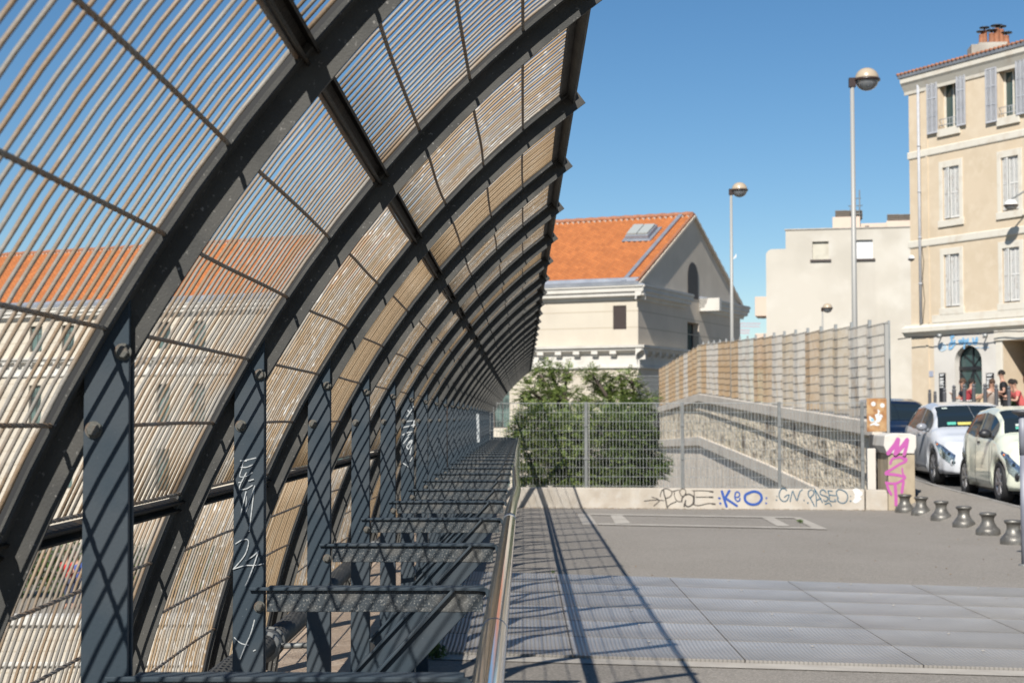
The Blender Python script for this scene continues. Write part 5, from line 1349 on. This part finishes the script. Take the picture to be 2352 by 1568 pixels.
tree('dense_bush', 'darker dense bush filling the mesh fence left of the rubble bridge wall', b4, 7.6, cl4, M['leaf2'], 56000, .05, 14)

# ------------------------------------------------------------------ cars (front at y = 0, rear at y = L, x across)
def interp(tab, x):
    for (a, b), (c, d) in zip(tab, tab[1:]):
        if x <= c:
            t = max(0, min(1, (x - a) / (c - a))); t2 = t * t * (3 - 2 * t)
            return b + (d - b) * (.5 * t + .5 * t2)
    return tab[-1][1]
def car(name, label, spec, paintm, loc, rz):
    root = thing(name, label, 'car', loc, rz, 'cars parked along the kerb')
    L_, W_, top, plan, belt, wheels, wr = spec['L'], spec['W'] / 2, spec['top'], spec['plan'], spec['belt'], spec['wheels'], .315
    cowl, roof0, roof1 = spec['cowl'], spec['roof0'], spec['roof1']
    sill = .20
    def sec(y):
        zt = interp(top, y); w = interp(plan, y) * W_; zb = min(interp(belt, y), zt - .035)
        zs = sill
        for wc in wheels:
            d = abs(y - wc)
            if d < wr + .045: zs = max(zs, wr + sqrt((wr + .045) ** 2 - d * d) - .0)
        zs = min(zs, zb - .10)
        hgt = zt - zb
        cab = max(0, min(1, (hgt - .05) / .35))
        wt = w * (1 - .26 * cab) if cab > 0 else w * .93     # tumblehome
        wt = w * (.93 - .19 * cab)
        lip = .022 if any(abs(y - wc) < wr + .08 for wc in wheels) else 0
        mid = zs + (zb - zs) * .5
        ry = min(.07, hgt * .5)
        return [(0, zs + .02), (w * .86, zs + .02), (w * (.955) + lip, zs), (w * 1.0 + lip * .8, zs + (mid - zs) * .35), (w * 1.0, mid), (w * .985, zb - .05), (w * .955, zb), (w * .955 + (wt - w * .955) * .5, zb + (zt - ry - zb) * .5), (wt, zt - ry), (wt * .93, zt - ry * .42), (wt * .78, zt - ry * .14), (wt * .4, zt - .0), (0, zt + .006)]
    ys_ = sorted({*[L_ * i / 60 for i in range(61)], *[wc + (wr + .045) * cos(pi * k / 14) for wc in wheels for k in range(15)], *[y for y, _ in top]})
    mb = MB(); vs = []; n = len(sec(1.0)); full = 2 * n - 2
    for y in ys_:
        s_ = sec(y); ring = [(x, y, z) for x, z in s_] + [(-x, y, z) for x, z in s_[-2:0:-1]]
        vs += ring
    fs = [(i * full + j, (i + 1) * full + j, (i + 1) * full + (j + 1) % full, i * full + (j + 1) % full) for i in range(len(ys_) - 1) for j in range(full)]
    fs += [tuple(range(full)), tuple((len(ys_) - 1) * full + j for j in range(full - 1, -1, -1))]
    mb.add(vs, fs, 0, True)
    bo = mb.build('body', paintm, root)
    def surf(y, k):               # k: continuous index into section
        s_ = sec(y); i = min(int(k), n - 2); t = k - i
        return Vector((s_[i][0] + (s_[i + 1][0] - s_[i][0]) * t, y, s_[i][1] + (s_[i + 1][1] - s_[i][1]) * t))
    def patch(name_, m_, y0, y1, k0, k1, ny, nk, side=1, off=.006, shape=None, parent=root, lab=None, ret=False):
        q = MB(); V_ = []
        for i in range(ny + 1):
            for j in range(nk + 1):
                u, v = i / ny, j / nk
                yy, kk = (y0 + (y1 - y0) * u, k0 + (k1 - k0) * v) if not shape else shape(u, v)
                p = surf(yy, kk); e = .004
                du = surf(yy + e, kk) - surf(yy - e, kk); dv = surf(yy, min(kk + .02, n - 1.001)) - surf(yy, max(0, kk - .02))
                nn_ = dv.cross(du).normalized()
                if nn_.x * p.x + nn_.z * (p.z - .6) + nn_.y * (yy - L_ / 2) * .3 < 0: nn_ = -nn_
                p = p + nn_ * off; V_.append((p.x * side, p.y, p.z))
        q.add(V_, [(i * (nk + 1) + j, (i + 1) * (nk + 1) + j, (i + 1) * (nk + 1) + j + 1, i * (nk + 1) + j + 1) for i in range(ny) for j in range(nk)], 0, True)
        if ret: return q
        o = q.build(name_, m_, parent)
        if lab: tag(o, lab)
        return o
    # windscreen across both halves
    q = MB()
    for s_ in (1, -1):
        pm_ = patch('', None, 0, 0, 0, 0, 10, 8, side=s_, ret=True, shape=lambda u, v: (cowl + .03 + (roof0 - .10 - cowl) * u, 9.15 - .35 * u + (n - 1.01 - 9.15 + .35 * u) * v))
        q.add(pm_.v, pm_.f, 0, True)
    q.build('windscreen', M['carglass'], root)
    q = MB()
    for s_ in (1, -1):
        pm_ = patch('', None, 0, 0, 0, 0, 8, 8, side=s_, ret=True, shape=lambda u, v: (roof1 + .10 + (L_ - .30 - roof1) * u * .75, 9.3 + (n - 1.01 - 9.3) * v)); q.add(pm_.v, pm_.f, 0, True)
    q.build('rear_window', M['carglass'], root)
    wy0, wy1 = spec['side']
    for s_ in (1, -1):
        split = spec['bpillar']
        for (a, b) in ((wy0, split - .03), (split + .03, wy1)):
            def shp(u, v, a=a, b=b):
                yy = a + (b - a) * u
                lo, hi = 6.12, 7.85
                z = interp(top, yy); zb_ = interp(belt, yy)
                av = max(0, min(1, (z - zb_ - .10) / .22))
                # taper at the ends
                return (yy, lo + (hi - lo) * v * (.15 + .85 * av))
            patch('side_window', M['carglass'], a, b, 0, 0, 12, 5, side=s_, shape=shp)
    for s_ in (1, -1):           # door line, handle, lower sill strip
        for yy in (spec['bpillar'], wy0 - .02 + .15, wy1 - .35):
            q = MB()
            pts = [surf(yy, k) for k in [2.4 + .4 * i for i in range(10)]]
            q.tube([(p.x * s_ * 1.001, p.y, p.z) for p in pts], .004, 4)
            q.build('door_seam', M['black'], root)
        q = MB(); p = surf(spec['bpillar'] - .22, 5.1); q.box(p.x * s_ - .015, p.x * s_ + .025 * s_ + .015, p.y - .09, p.y + .09, p.z - .02, p.z + .015); q.build('door_handle', paintm if spec.get('ph') else M['black'], root, bevel=.008)
        # mirror
        q = MB(); p = surf(wy0 + .10, 6.4)
        q.ball((p.x * s_ + .13 * s_, p.y - .02, p.z + .05), .10, 12, sc=(1.0, .7, .72)); q.bar((p.x * s_, p.y, p.z), (p.x * s_ + .1 * s_, p.y, p.z + .02), .05, .04); q.build('mirror', spec['mirror'], root)
        # headlight
        hy, hk = spec['lamp']
        hl = patch('headlight', M['chrome'], 0, 0, 0, 0, 8, 6, side=s_, off=.012, shape=lambda u, v: (hy[0] + (hy[1] - hy[0]) * u, hk[0] + (hk[1] - hk[0]) * (.62 + (v - .62) * (1.0 - .62 * u))))
        p = surf(hy[0] + .10, sum(hk) / 2); q = MB(); q.ball((p.x * s_ * .96, p.y + .02, p.z), .055, 12); q.build('lamp_lens', M['carglass'], hl)
        p = surf(hy[1] - .08, sum(hk) / 2); q = MB(); q.ball((p.x * s_, p.y, p.z), .03, 10, sc=(.6, 1.5, .8)); q.build('indicator', M['amber'], hl)
        q = MB(); yy = L_ - .12; a_, b_ = surf(yy, 5.2), surf(yy, 6.6); q.box(a_.x * s_ * .80 if s_ > 0 else a_.x * s_ * 1.0, a_.x * s_ * 1.0 if s_ > 0 else a_.x * s_ * .80, yy - .02, yy + .10, a_.z - .1, b_.z + .04); q.build('tail_light', mat('tail_red', (.35, .02, .02), .2), root, bevel=.02)
    # grille, lower intake, fog lamps, number plate, bumper base
    q = MB(); wf = interp(plan, .02) * W_
    fy = -.004
    q.box(-wf * .62, wf * .62, fy - .012, .03, .25, .40); q.build('lower_intake', M['black'], root, bevel=.012)
    q = MB(); q.box(-wf * .45, wf * .45, fy - .010, .03, .53, .585); q.build('grille', M['black'], root, bevel=.01)
    q = MB(); q.box(-.26, .26, fy - .022, fy - .012, .42, .52); q.build('number_plate', M['white'], root, bevel=.004)
    for s_ in (1, -1):
        q = MB(); p = surf(.12, 3.9); q.lathe([(.062, -.01), (.062, .008), (.045, .012)], (0, 0, 0), 18, M=Matrix.Rotation(radians(90), 4, 'X')); q.lathe([(.035, .0), (.033, .02)], (0, 0, 0), 14, mi=1, M=Matrix.Rotation(radians(90), 4, 'X'))
        o = q.build('fog_lamp', [paintm if spec.get('ph') else M['black'], M['dark']], root); o.location = (p.x * s_ * .93, p.y - .045, .40); o.rotation_euler = (0, 0, radians(28 * s_))
    q = MB(); q.box(-W_ * .84, W_ * .84, .25, L_ - .2, .15, .26); q.build('floor_pan', M['black'], root)
    # inner wheel arches
    for wc in wheels:
        q = MB(); q.lathe([(wr + .045, -W_ * .9), (wr + .045, W_ * .9)], (0, 0, 0), 24, M=Matrix.Rotation(radians(90), 4, 'Y')); q.v = [(x, y + wc, max(.2, z + wr)) for x, y, z in q.v]; q.build('wheel_arch', M['black'], root)
        for s_ in (1, -1):
            Mx = Matrix.Rotation(radians(90) * s_, 4, 'Y')
            q = MB(); q.lathe([(wr * .62, -.09), (wr * .9, -.10), (wr * .985, -.085), (wr, -.05), (wr, .05), (wr * .985, .085), (wr * .90, .10), (wr * .68, .085), (wr * .62, .06)], (0, 0, 0), 32, M=Mx); wo = q.build('wheel', M['tyre_and_gap_black'], root); wo.location = (W_ * .97 * s_ - .085 * s_, wc, wr)
            q = MB(); q.lathe([(wr * .68, .07), (wr * .66, .086), (wr * .60, .080), (wr * .58, .02), (.03, .02)], (0, 0, 0), 32, M=Mx, cap=False); q.lathe([(.06, .02), (.06, .075), (.03, .082)], (0, 0, 0), 16, M=Mx)
            for k in range(7):
                a = 2 * pi * k / 7; d1 = Mx @ Vector((cos(a) * .05, sin(a) * .05, .066)); d2 = Mx @ Vector((cos(a) * wr * .63, sin(a) * wr * .63, .078)); q.bar(d1, d2, .045, .02, up=Mx @ Vector((0, 0, 1)))
            q.build('rim', M['alloy'], wo)
    return root, patch, surf
white = paint('white_car_paint', (.70, .72, .76)); green = paint('pale_green_paint', (.84, .86, .70)); navy = paint('navy_paint', (.004, .006, .02)); blackp = paint('black_paint', (.02, .02, .024))
hb = dict(L=3.95, W=1.72, cowl=.98, roof0=1.78, roof1=2.95, side=(1.22, 3.50), bpillar=2.12, wheels=(.80, 3.28), ph=True,
          top=[(0, .56), (.05, .66), (.22, .76), (.55, .88), (.98, 1.0), (1.35, 1.22), (1.78, 1.41), (2.3, 1.465), (2.95, 1.43), (3.4, 1.30), (3.72, 1.06), (3.90, .82), (3.95, .62)],
          plan=[(0, .60), (.06, .74), (.25, .90), (.6, .975), (1.2, 1.0), (3.0, 1.0), (3.5, .96), (3.8, .86), (3.95, .66)],
          belt=[(0, .50), (.3, .70), (.98, .90), (2.5, .95), (3.4, 1.02), (3.95, .60)], lamp=((.05, .60), (3.9, 6.0)), mirror=mat('grey_mirror', (.28, .29, .32), .3, c2=(.5, .5, .52), scale=5, amt=.4))
small = dict(L=3.43, W=1.63, cowl=.78, roof0=1.52, roof1=2.75, side=(1.0, 3.05), bpillar=2.05, wheels=(.62, 2.96), ph=False,
          top=[(0, .56), (.05, .70), (.18, .84), (.45, .95), (.78, 1.05), (1.15, 1.29), (1.52, 1.42), (2.0, 1.465), (2.75, 1.42), (3.05, 1.30), (3.25, 1.08), (3.38, .85), (3.43, .62)],
          plan=[(0, .62), (.05, .76), (.2, .91), (.5, .98), (1.0, 1.0), (2.7, 1.0), (3.1, .96), (3.35, .86), (3.43, .68)],
          belt=[(0, .50), (.25, .74), (.78, .92), (2.2, .95), (3.0, 1.03), (3.43, .60)], lamp=((.04, .46), (3.8, 6.05)), mirror=M['black'])
c1, pat1, _ = car('parked_car', 'white hatchback with a yellow note on its dashboard, left of the pale green car', hb, white, (8.60, 28.8, .36), radians(-3.0))
c2, pat2, _ = car('parked_car', 'small pale green hatchback with black mirrors, nearest car seen almost whole', small, green, (8.45, 24.55, .245), radians(-3.5))
suv = dict(hb); suv.update(L=4.2, mirror=M['black'], top=[(y * 1.06, z * 1.04) for y, z in hb['top']][:-1] + [(4.2, .64)], roof1=3.1, ph=False)
c3, _, _ = car('parked_car', 'dark navy blue car behind the white hatchback', suv, navy, (8.45, 34.3, .44), radians(-3))
c4, _, _ = car('parked_car', 'black car of which only a wheel and flank show at the right edge', dict(hb, mirror=M['black'], ph=False), blackp, (8.60, 19.65, .14), radians(-2.5))
for c_ in (c1, c2, c3, c4): c_.scale = (1.065,) * 3
# things in and on the windscreens
def on_glass(root, pat, y0, y1, k0, k1, m_, side, lab, name='windscreen_sticker'):
    o = pat(name, m_, y0, y1, k0, k1, 2, 2, side=side, off=.012, parent=root); tag(o, lab); return o
yl = mat('yellow_note', (.70, .60, .16), .6, c2=(.5, .42, .1), scale=25, amt=.4); tq = mat('green_sticker', (.12, .50, .38), .5); pw = mat('pale_sticker', (.6, .68, .62), .5)
on_glass(c1, pat1, 1.06, 1.13, 10.9, 11.9, yl, -1, 'yellow note on the dashboard', 'dashboard_note'); on_glass(c1, pat1, 1.07, 1.14, 10.25, 10.8, tq, -1, 'small green sticker'); on_glass(c1, pat1, 1.60, 1.64, 10.0, 10.4, pw, -1, 'pale sticker')
on_glass(c2, pat2, .94, .98, 10.3, 10.75, pw, -1, 'pale sticker'); on_glass(c2, pat2, .88, .925, 10.3, 10.8, tq, -1, 'small green sticker')

# ------------------------------------------------------------------ people at the cafe (skin modifier bodies)
def skinned(name, verts, edges, rad, m_, parent, sub=2, rootv=0):
    me = bpy.data.meshes.new(name); me.from_pydata([tuple(v) for v in verts], edges, []); me.materials.append(m_)
    o = bpy.data.objects.new(name, me); COL.objects.link(o); o.parent = parent
    sk_ = o.modifiers.new('skin', 'SKIN')
    me.skin_vertices[0] if me.skin_vertices else None
    if not me.skin_vertices:
        try:
            bm_ = __import__('bmesh').new(); bm_.from_mesh(me); bm_.verts.layers.skin.verify(); bm_.to_mesh(me); bm_.free()
        except Exception as e: print('skin layer', e)
    d = me.skin_vertices[0].data
    for i, r in enumerate(rad): d[i].radius = (r, r) if not isinstance(r, tuple) else r; d[i].use_root = (i == rootv)
    s_ = o.modifiers.new('sub', 'SUBSURF'); s_.levels = sub; s_.render_levels = sub
    sk_.use_smooth_shade = True
    return o
def person(label, loc, rz, pose, shirt, trousers, hair, sleeves='short', lean=.12, look=0.0, long_hair=False):
    """local frame: faces +y; hips above the seat or feet at z = 0 ground"""
    root = thing('person', label, 'person', loc, rz)
    if pose == 'stand':
        hip = Vector((0, 0, .93)); knee = [(.09, .02, .50), (-.10, -.03, .50)]; ank = [(.10, 0, .09), (-.12, -.05, .09)]; toe = [(.12, .16, .03), (-.14, .11, .03)]
    else:
        hip = Vector((0, 0, .52)); knee = [(.12, .42, .50), (-.12, .42, .50)]; ank = [(.13, .40, .09), (-.10, .50, .09)]; toe = [(.14, .56, .03), (-.11, .66, .03)]
    sp = hip + Vector((0, lean * .4, .22)); chst = hip + Vector((0, lean, .42)); nb = hip + Vector((0, lean * 1.25, .54)); nk = nb + Vector((0, .02, .07))
    hd_ = nk + Vector((0, .03, .12)); hd2 = hd_ + Vector((0, .0, .09))
    V_ = [hip, sp, chst, nb, nk, hd_, hd2]; E_ = [(0, 1), (1, 2), (2, 3), (3, 4), (4, 5), (5, 6)]; Rr = [.12, .115, .13, .085, .052, .082, .078]
    arms = []
    for s_, i in ((1, 0), (-1, 1)):
        sh = nb + Vector((.17 * s_, 0, -.03)); hpz = Vector((.09 * s_, 0, -.02)) + hip
        if pose == 'stand': el = sh + Vector((.06 * s_, -.02, -.28)); wr_ = el + Vector((-.05 * s_, .22, .02)); 
        else: el = sh + Vector((.09 * s_, .10, -.25)); wr_ = el + Vector((-.10 * s_, .23, .04 if i else .15))
        a = len(V_); V_ += [sh, el, wr_]; Rr += [.055, .042, .028]; E_ += [(3, a), (a, a + 1), (a + 1, a + 2)]
        arms.append((sh, el, wr_))
        dr = (wr_ - el).normalized(); sd = Vector((1, 0, 0)) * s_
        pm_ = wr_ + dr * .06; V_.append(pm_); Rr.append((.032, .018)); E_.append((a + 2, a + 3))
        for f_, (dx_, ln) in enumerate(((-.03, .055), (-.011, .075), (.009, .08), (.028, .072))):
            b = len(V_); q1 = pm_ + sd * dx_ + dr * ln * .55; q2 = q1 + dr * ln * .45 + Vector((0, 0, -.025)); V_ += [q1, q2]; Rr += [.009, .0075]; E_ += [(a + 3, b), (b, b + 1)]
        b = len(V_); V_ += [wr_ + dr * .03 - sd * .03, wr_ + dr * .065 - sd * .048 + Vector((0, 0, -.01))]; Rr += [.011, .009]; E_ += [(a + 2, b), (b, b + 1)]
        h = len(V_); V_ += [hpz, Vector(knee[i]), Vector(ank[i]), Vector(toe[i])]; Rr += [.085, .058, .040, .035]; E_ += [(0, h), (h, h + 1), (h + 1, h + 2), (h + 2, h + 3)]
    skinned('body', V_, E_, Rr, M['skin'], root)
    sv = [hip + Vector((0, 0, .02)), sp, chst, nb - Vector((0, 0, .01))]; se = [(0, 1), (1, 2), (2, 3)]; sr = [.145, .138, .152, .098]
    for (sh, el, wr_) in arms:
        a = len(sv); e_ = sh.lerp(el, .6) if sleeves == 'short' else (sh.lerp(el, .1) if sleeves == 'none' else wr_); sv += [sh, e_]; sr += [.075, .058 if sleeves != 'long' else .036]; se += [(3, a), (a, a + 1)]
    skinned('shirt', sv, se, sr, shirt, root)
    tv = [hip + Vector((0, 0, .03))]; te = []; tr = [.142]
    for i, s_ in ((0, 1), (1, -1)):
        a = len(tv); kn, an = Vector(knee[i]), Vector(ank[i]); tv += [hip + Vector((.09 * s_, 0, -.02)), kn, kn.lerp(an, .85)]; tr += [.10, .072, .055]; te += [(0, a), (a, a + 1), (a + 1, a + 2)]
    skinned('trousers', tv, te, tr, trousers, root)
    q = MB(); c = (hd_ + hd2) / 2 + Vector((0, -.012, .022))
    q.ball(tuple(c), .112, 16, sc=(.86, 1.0, 1.05), z0=-.25, z1=.999)
    if long_hair: q.ball(tuple(c + Vector((0, -.06, -.10))), .10, 12, sc=(.9, .6, 1.4))
    q.build('hair', hair, root)
    q = MB(); fc = (hd_ + hd2) / 2
    for s_ in (1, -1): q.ball((fc.x + .032 * s_, fc.y + .088, fc.z + .0), .010, 8, mi=0)
    q.build('eyes', M['dark'], root)
    q = MB(); q.ball((fc.x, fc.y + .098, fc.z - .022), .016, 8, sc=(.7, 1, 1.3))
    for s_ in (1, -1): q.ball((fc.x + .088 * s_, fc.y, fc.z - .01), .022, 8, sc=(.4, .8, 1.3))
    q.box(fc.x - .022, fc.x + .022, fc.y + .080, fc.y + .092, fc.z - .060, fc.z - .052); q.build('face', M['skin'], root)
    return root
fab = lambda n, c: mat(n, c, .9)
H_br, H_dk = fab('brown_hair', (.09, .05, .03)), fab('dark_hair', (.02, .015, .012))
GZ = lambda y: S_road(y) + .075
def chair(loc, rz, label):
    r = thing('cafe_chair', label, 'chair', loc, rz, 'cream cafe chairs outside the cafe')
    q = MB(); q.box(-.22, .22, -.20, .22, .43, .465); q.build('seat', M['wood_cream'], r, bevel=.01)
    q = MB(); q.prism([(-.22, -.20, .47), (.22, -.20, .47), (.20, -.27, .88), (.12, -.275, .92), (-.12, -.275, .92), (-.20, -.27, .88)], (0, .02, 0)); q.build('backrest', M['wood_cream'], r, bevel=.006)
    for sx in (1, -1):
        for sy in (1, -1): q = MB(); q.tube([(.19 * sx, .19 * sy, .43), (.22 * sx, .23 * sy, 0)], .014, 8); q.build('leg', M['wood_cream'], r)
    return r
def seatpos(px, Y, dz=0): P = Plane((0, Y), (1, 0)); return (P.tz(px, 900)[0], Y, GZ(Y) + dz)
def sitter(label, px, Y, deg, shirt, trs, hair, clabel, **k):
    x, y, z = seatpos(px, Y); rz = radians(deg)
    chair((x, y, z), rz, clabel)
    return person(label, (x, y, z - .0), rz, 'sit', shirt, trs, hair, **k)
YQ = 48.6
sitter('seated man in a dark red T-shirt leaning forward, left of the arched door', 2208, YQ, -95, fab('red_cloth', (.34, .035, .045)), fab('blue_jeans', (.06, .09, .2)), H_dk, 'cafe chair under the man in the dark red T-shirt', lean=.22)
sitter('seated man with brown hair in a dark navy shirt facing the man in red', 2230, YQ + .3, 95, fab('navy_cloth', (.02, .022, .045)), fab('dark_trousers', (.03, .03, .035)), H_br, 'cafe chair under the brown-haired man in navy', lean=.18)
sitter('seated woman in a pale top with her hand at her mouth', 2275, YQ - .4, 178, fab('pale_cloth', (.50, .42, .36)), fab('black_skirt', (.02, .02, .022)), H_br, 'cafe chair under the woman in the pale top', sleeves='none', long_hair=True)
person('dark-haired man in a black T-shirt half standing beside the tables', seatpos(2309, 47.2, -.13), radians(75), 'stand', fab('black_cloth', (.015, .015, .018)), fab('black_trousers', (.018, .018, .02)), H_dk, lean=.05)
sitter('seated woman with dark curly hair behind the man in black', 2333, 47.8, 120, fab('green_cloth', (.10, .16, .06)), fab('brown_trousers', (.12, .07, .04)), H_dk, 'cafe chair under the dark curly-haired woman', sleeves='short', long_hair=True)
sitter('person in a salmon pink top at the right edge', 2350, 47.0, 100, fab('salmon_cloth', (.68, .14, .13)), fab('navy_trousers', (.02, .03, .08)), H_dk, 'cafe chair under the person in salmon pink', sleeves='short', lean=.2)
x, y, z = seatpos(2252, 49.6); chair((x, y, z), radians(170), 'empty cafe chair with its back to the street, between the men and the woman')
for px, Y, lab in ((2220, 48.6, 'small round cafe table between the two seated men'), (2290, 48.4, 'small round cafe table beside the man in the black T-shirt')):
    x, y, z = seatpos(px, Y); t_ = thing('cafe_table', lab, 'table', (x, y, z), 0, 'cafe tables')
    q = MB(); q.lathe([(.30, .72), (.305, .735), (.30, .75)], n=28); q.build('table_top', M['white'], t_); q = MB(); q.tube([(0, 0, .02), (0, 0, .72)], .025, 10); q.build('column', M['black'], t_)
    q = MB(); q.lathe([(.20, 0), (.19, .02), (.03, .05)], n=20); q.build('base', M['black'], t_)
# tall grey bollards in front of the cafe
tb = thing('street_bollard', '', 'bollard', (0, 0, 0), 0, 'tall grey bollards in front of the cafe')
q = MB(); q.lathe([(.075, 0), (.06, .05), (.055, .10), (.055, 1.06), (.06, 1.08), (.055, 1.10), (.03, 1.12)], n=18); q.build('shaft', M['bollard_g'], tb)
q = MB(); q.ball((0, 0, 1.165), .055, 14); q.build('knob', M['bollard_g'], tb)
lbs = ['tall grey bollard, leftmost of the cafe row', 'tall grey bollard, second from the left of the cafe row', 'tall grey bollard in front of the left menu board', 'tall grey bollard left of the man in dark red', 'tall grey bollard in front of the man in dark red', 'tall grey bollard in front of the man in navy', 'tall grey bollard between the arched door and the woman in the pale top', 'tall grey bollard in front of the woman in the pale top', 'tall grey bollard in front of the man in black']
for k, (px, top) in enumerate(((2135, 893.5), (2147.5, 897.5), (2169, 890.5), (2191, 884), (2214.5, 881.5), (2236, 880.5), (2262, 880.5), (2288, 882), (2317, 885.5))):
    Y = 55 if k < 2 else 45.5
    P = Plane((0, Y), (1, 0)); X, Zt = P.tz(px, top)
    loc = (X, Y, Zt - 1.22)
    if k == 0: tb.location = loc; tb['label'] = lbs[0]
    else: copy_tree(tb, None, loc, 0, lbs[k])
# two people on the terrace far below, behind the bars
for px, py_, lab, c in ((160, 1300, 'tiny person in a red T-shirt on the terrace below, behind the bars', (.62, .03, .03)), (181, 1302, 'tiny person in a blue top on the terrace below, beside the one in red', (.08, .14, .42))):
    p = wp(px, py_, 50); person(lab, (p.x, 50, -4.45), radians(170), 'stand', fab('far_shirt', c), fab('far_trousers', (.05, .06, .1)), H_br)
# mottled leaf litter and a drain strip near the deck
mb = MB(); rr = random.Random(5)
for i in range(620):
    x = rr.uniform(-.4, 6.2); y = 28.19 - .1124 * (x + .66) - rr.random() ** 3 * .35
    if i > 520: x, y = rr.uniform(0, 6.2), rr.uniform(9, 27)
    s = rr.uniform(.008, .02); a = rr.uniform(0, 6.28)
    mb.quad((x + cos(a) * s, y + sin(a) * s, .006), (x - sin(a) * s * .6, y + cos(a) * s * .6, .012), (x - cos(a) * s, y - sin(a) * s, .008), (x + sin(a) * s * .6, y - cos(a) * s * .6, .013))
tag(mb.build('leaf_litter', mat('dry_leaves', (.34, .22, .10), .9)), kind='stuff')
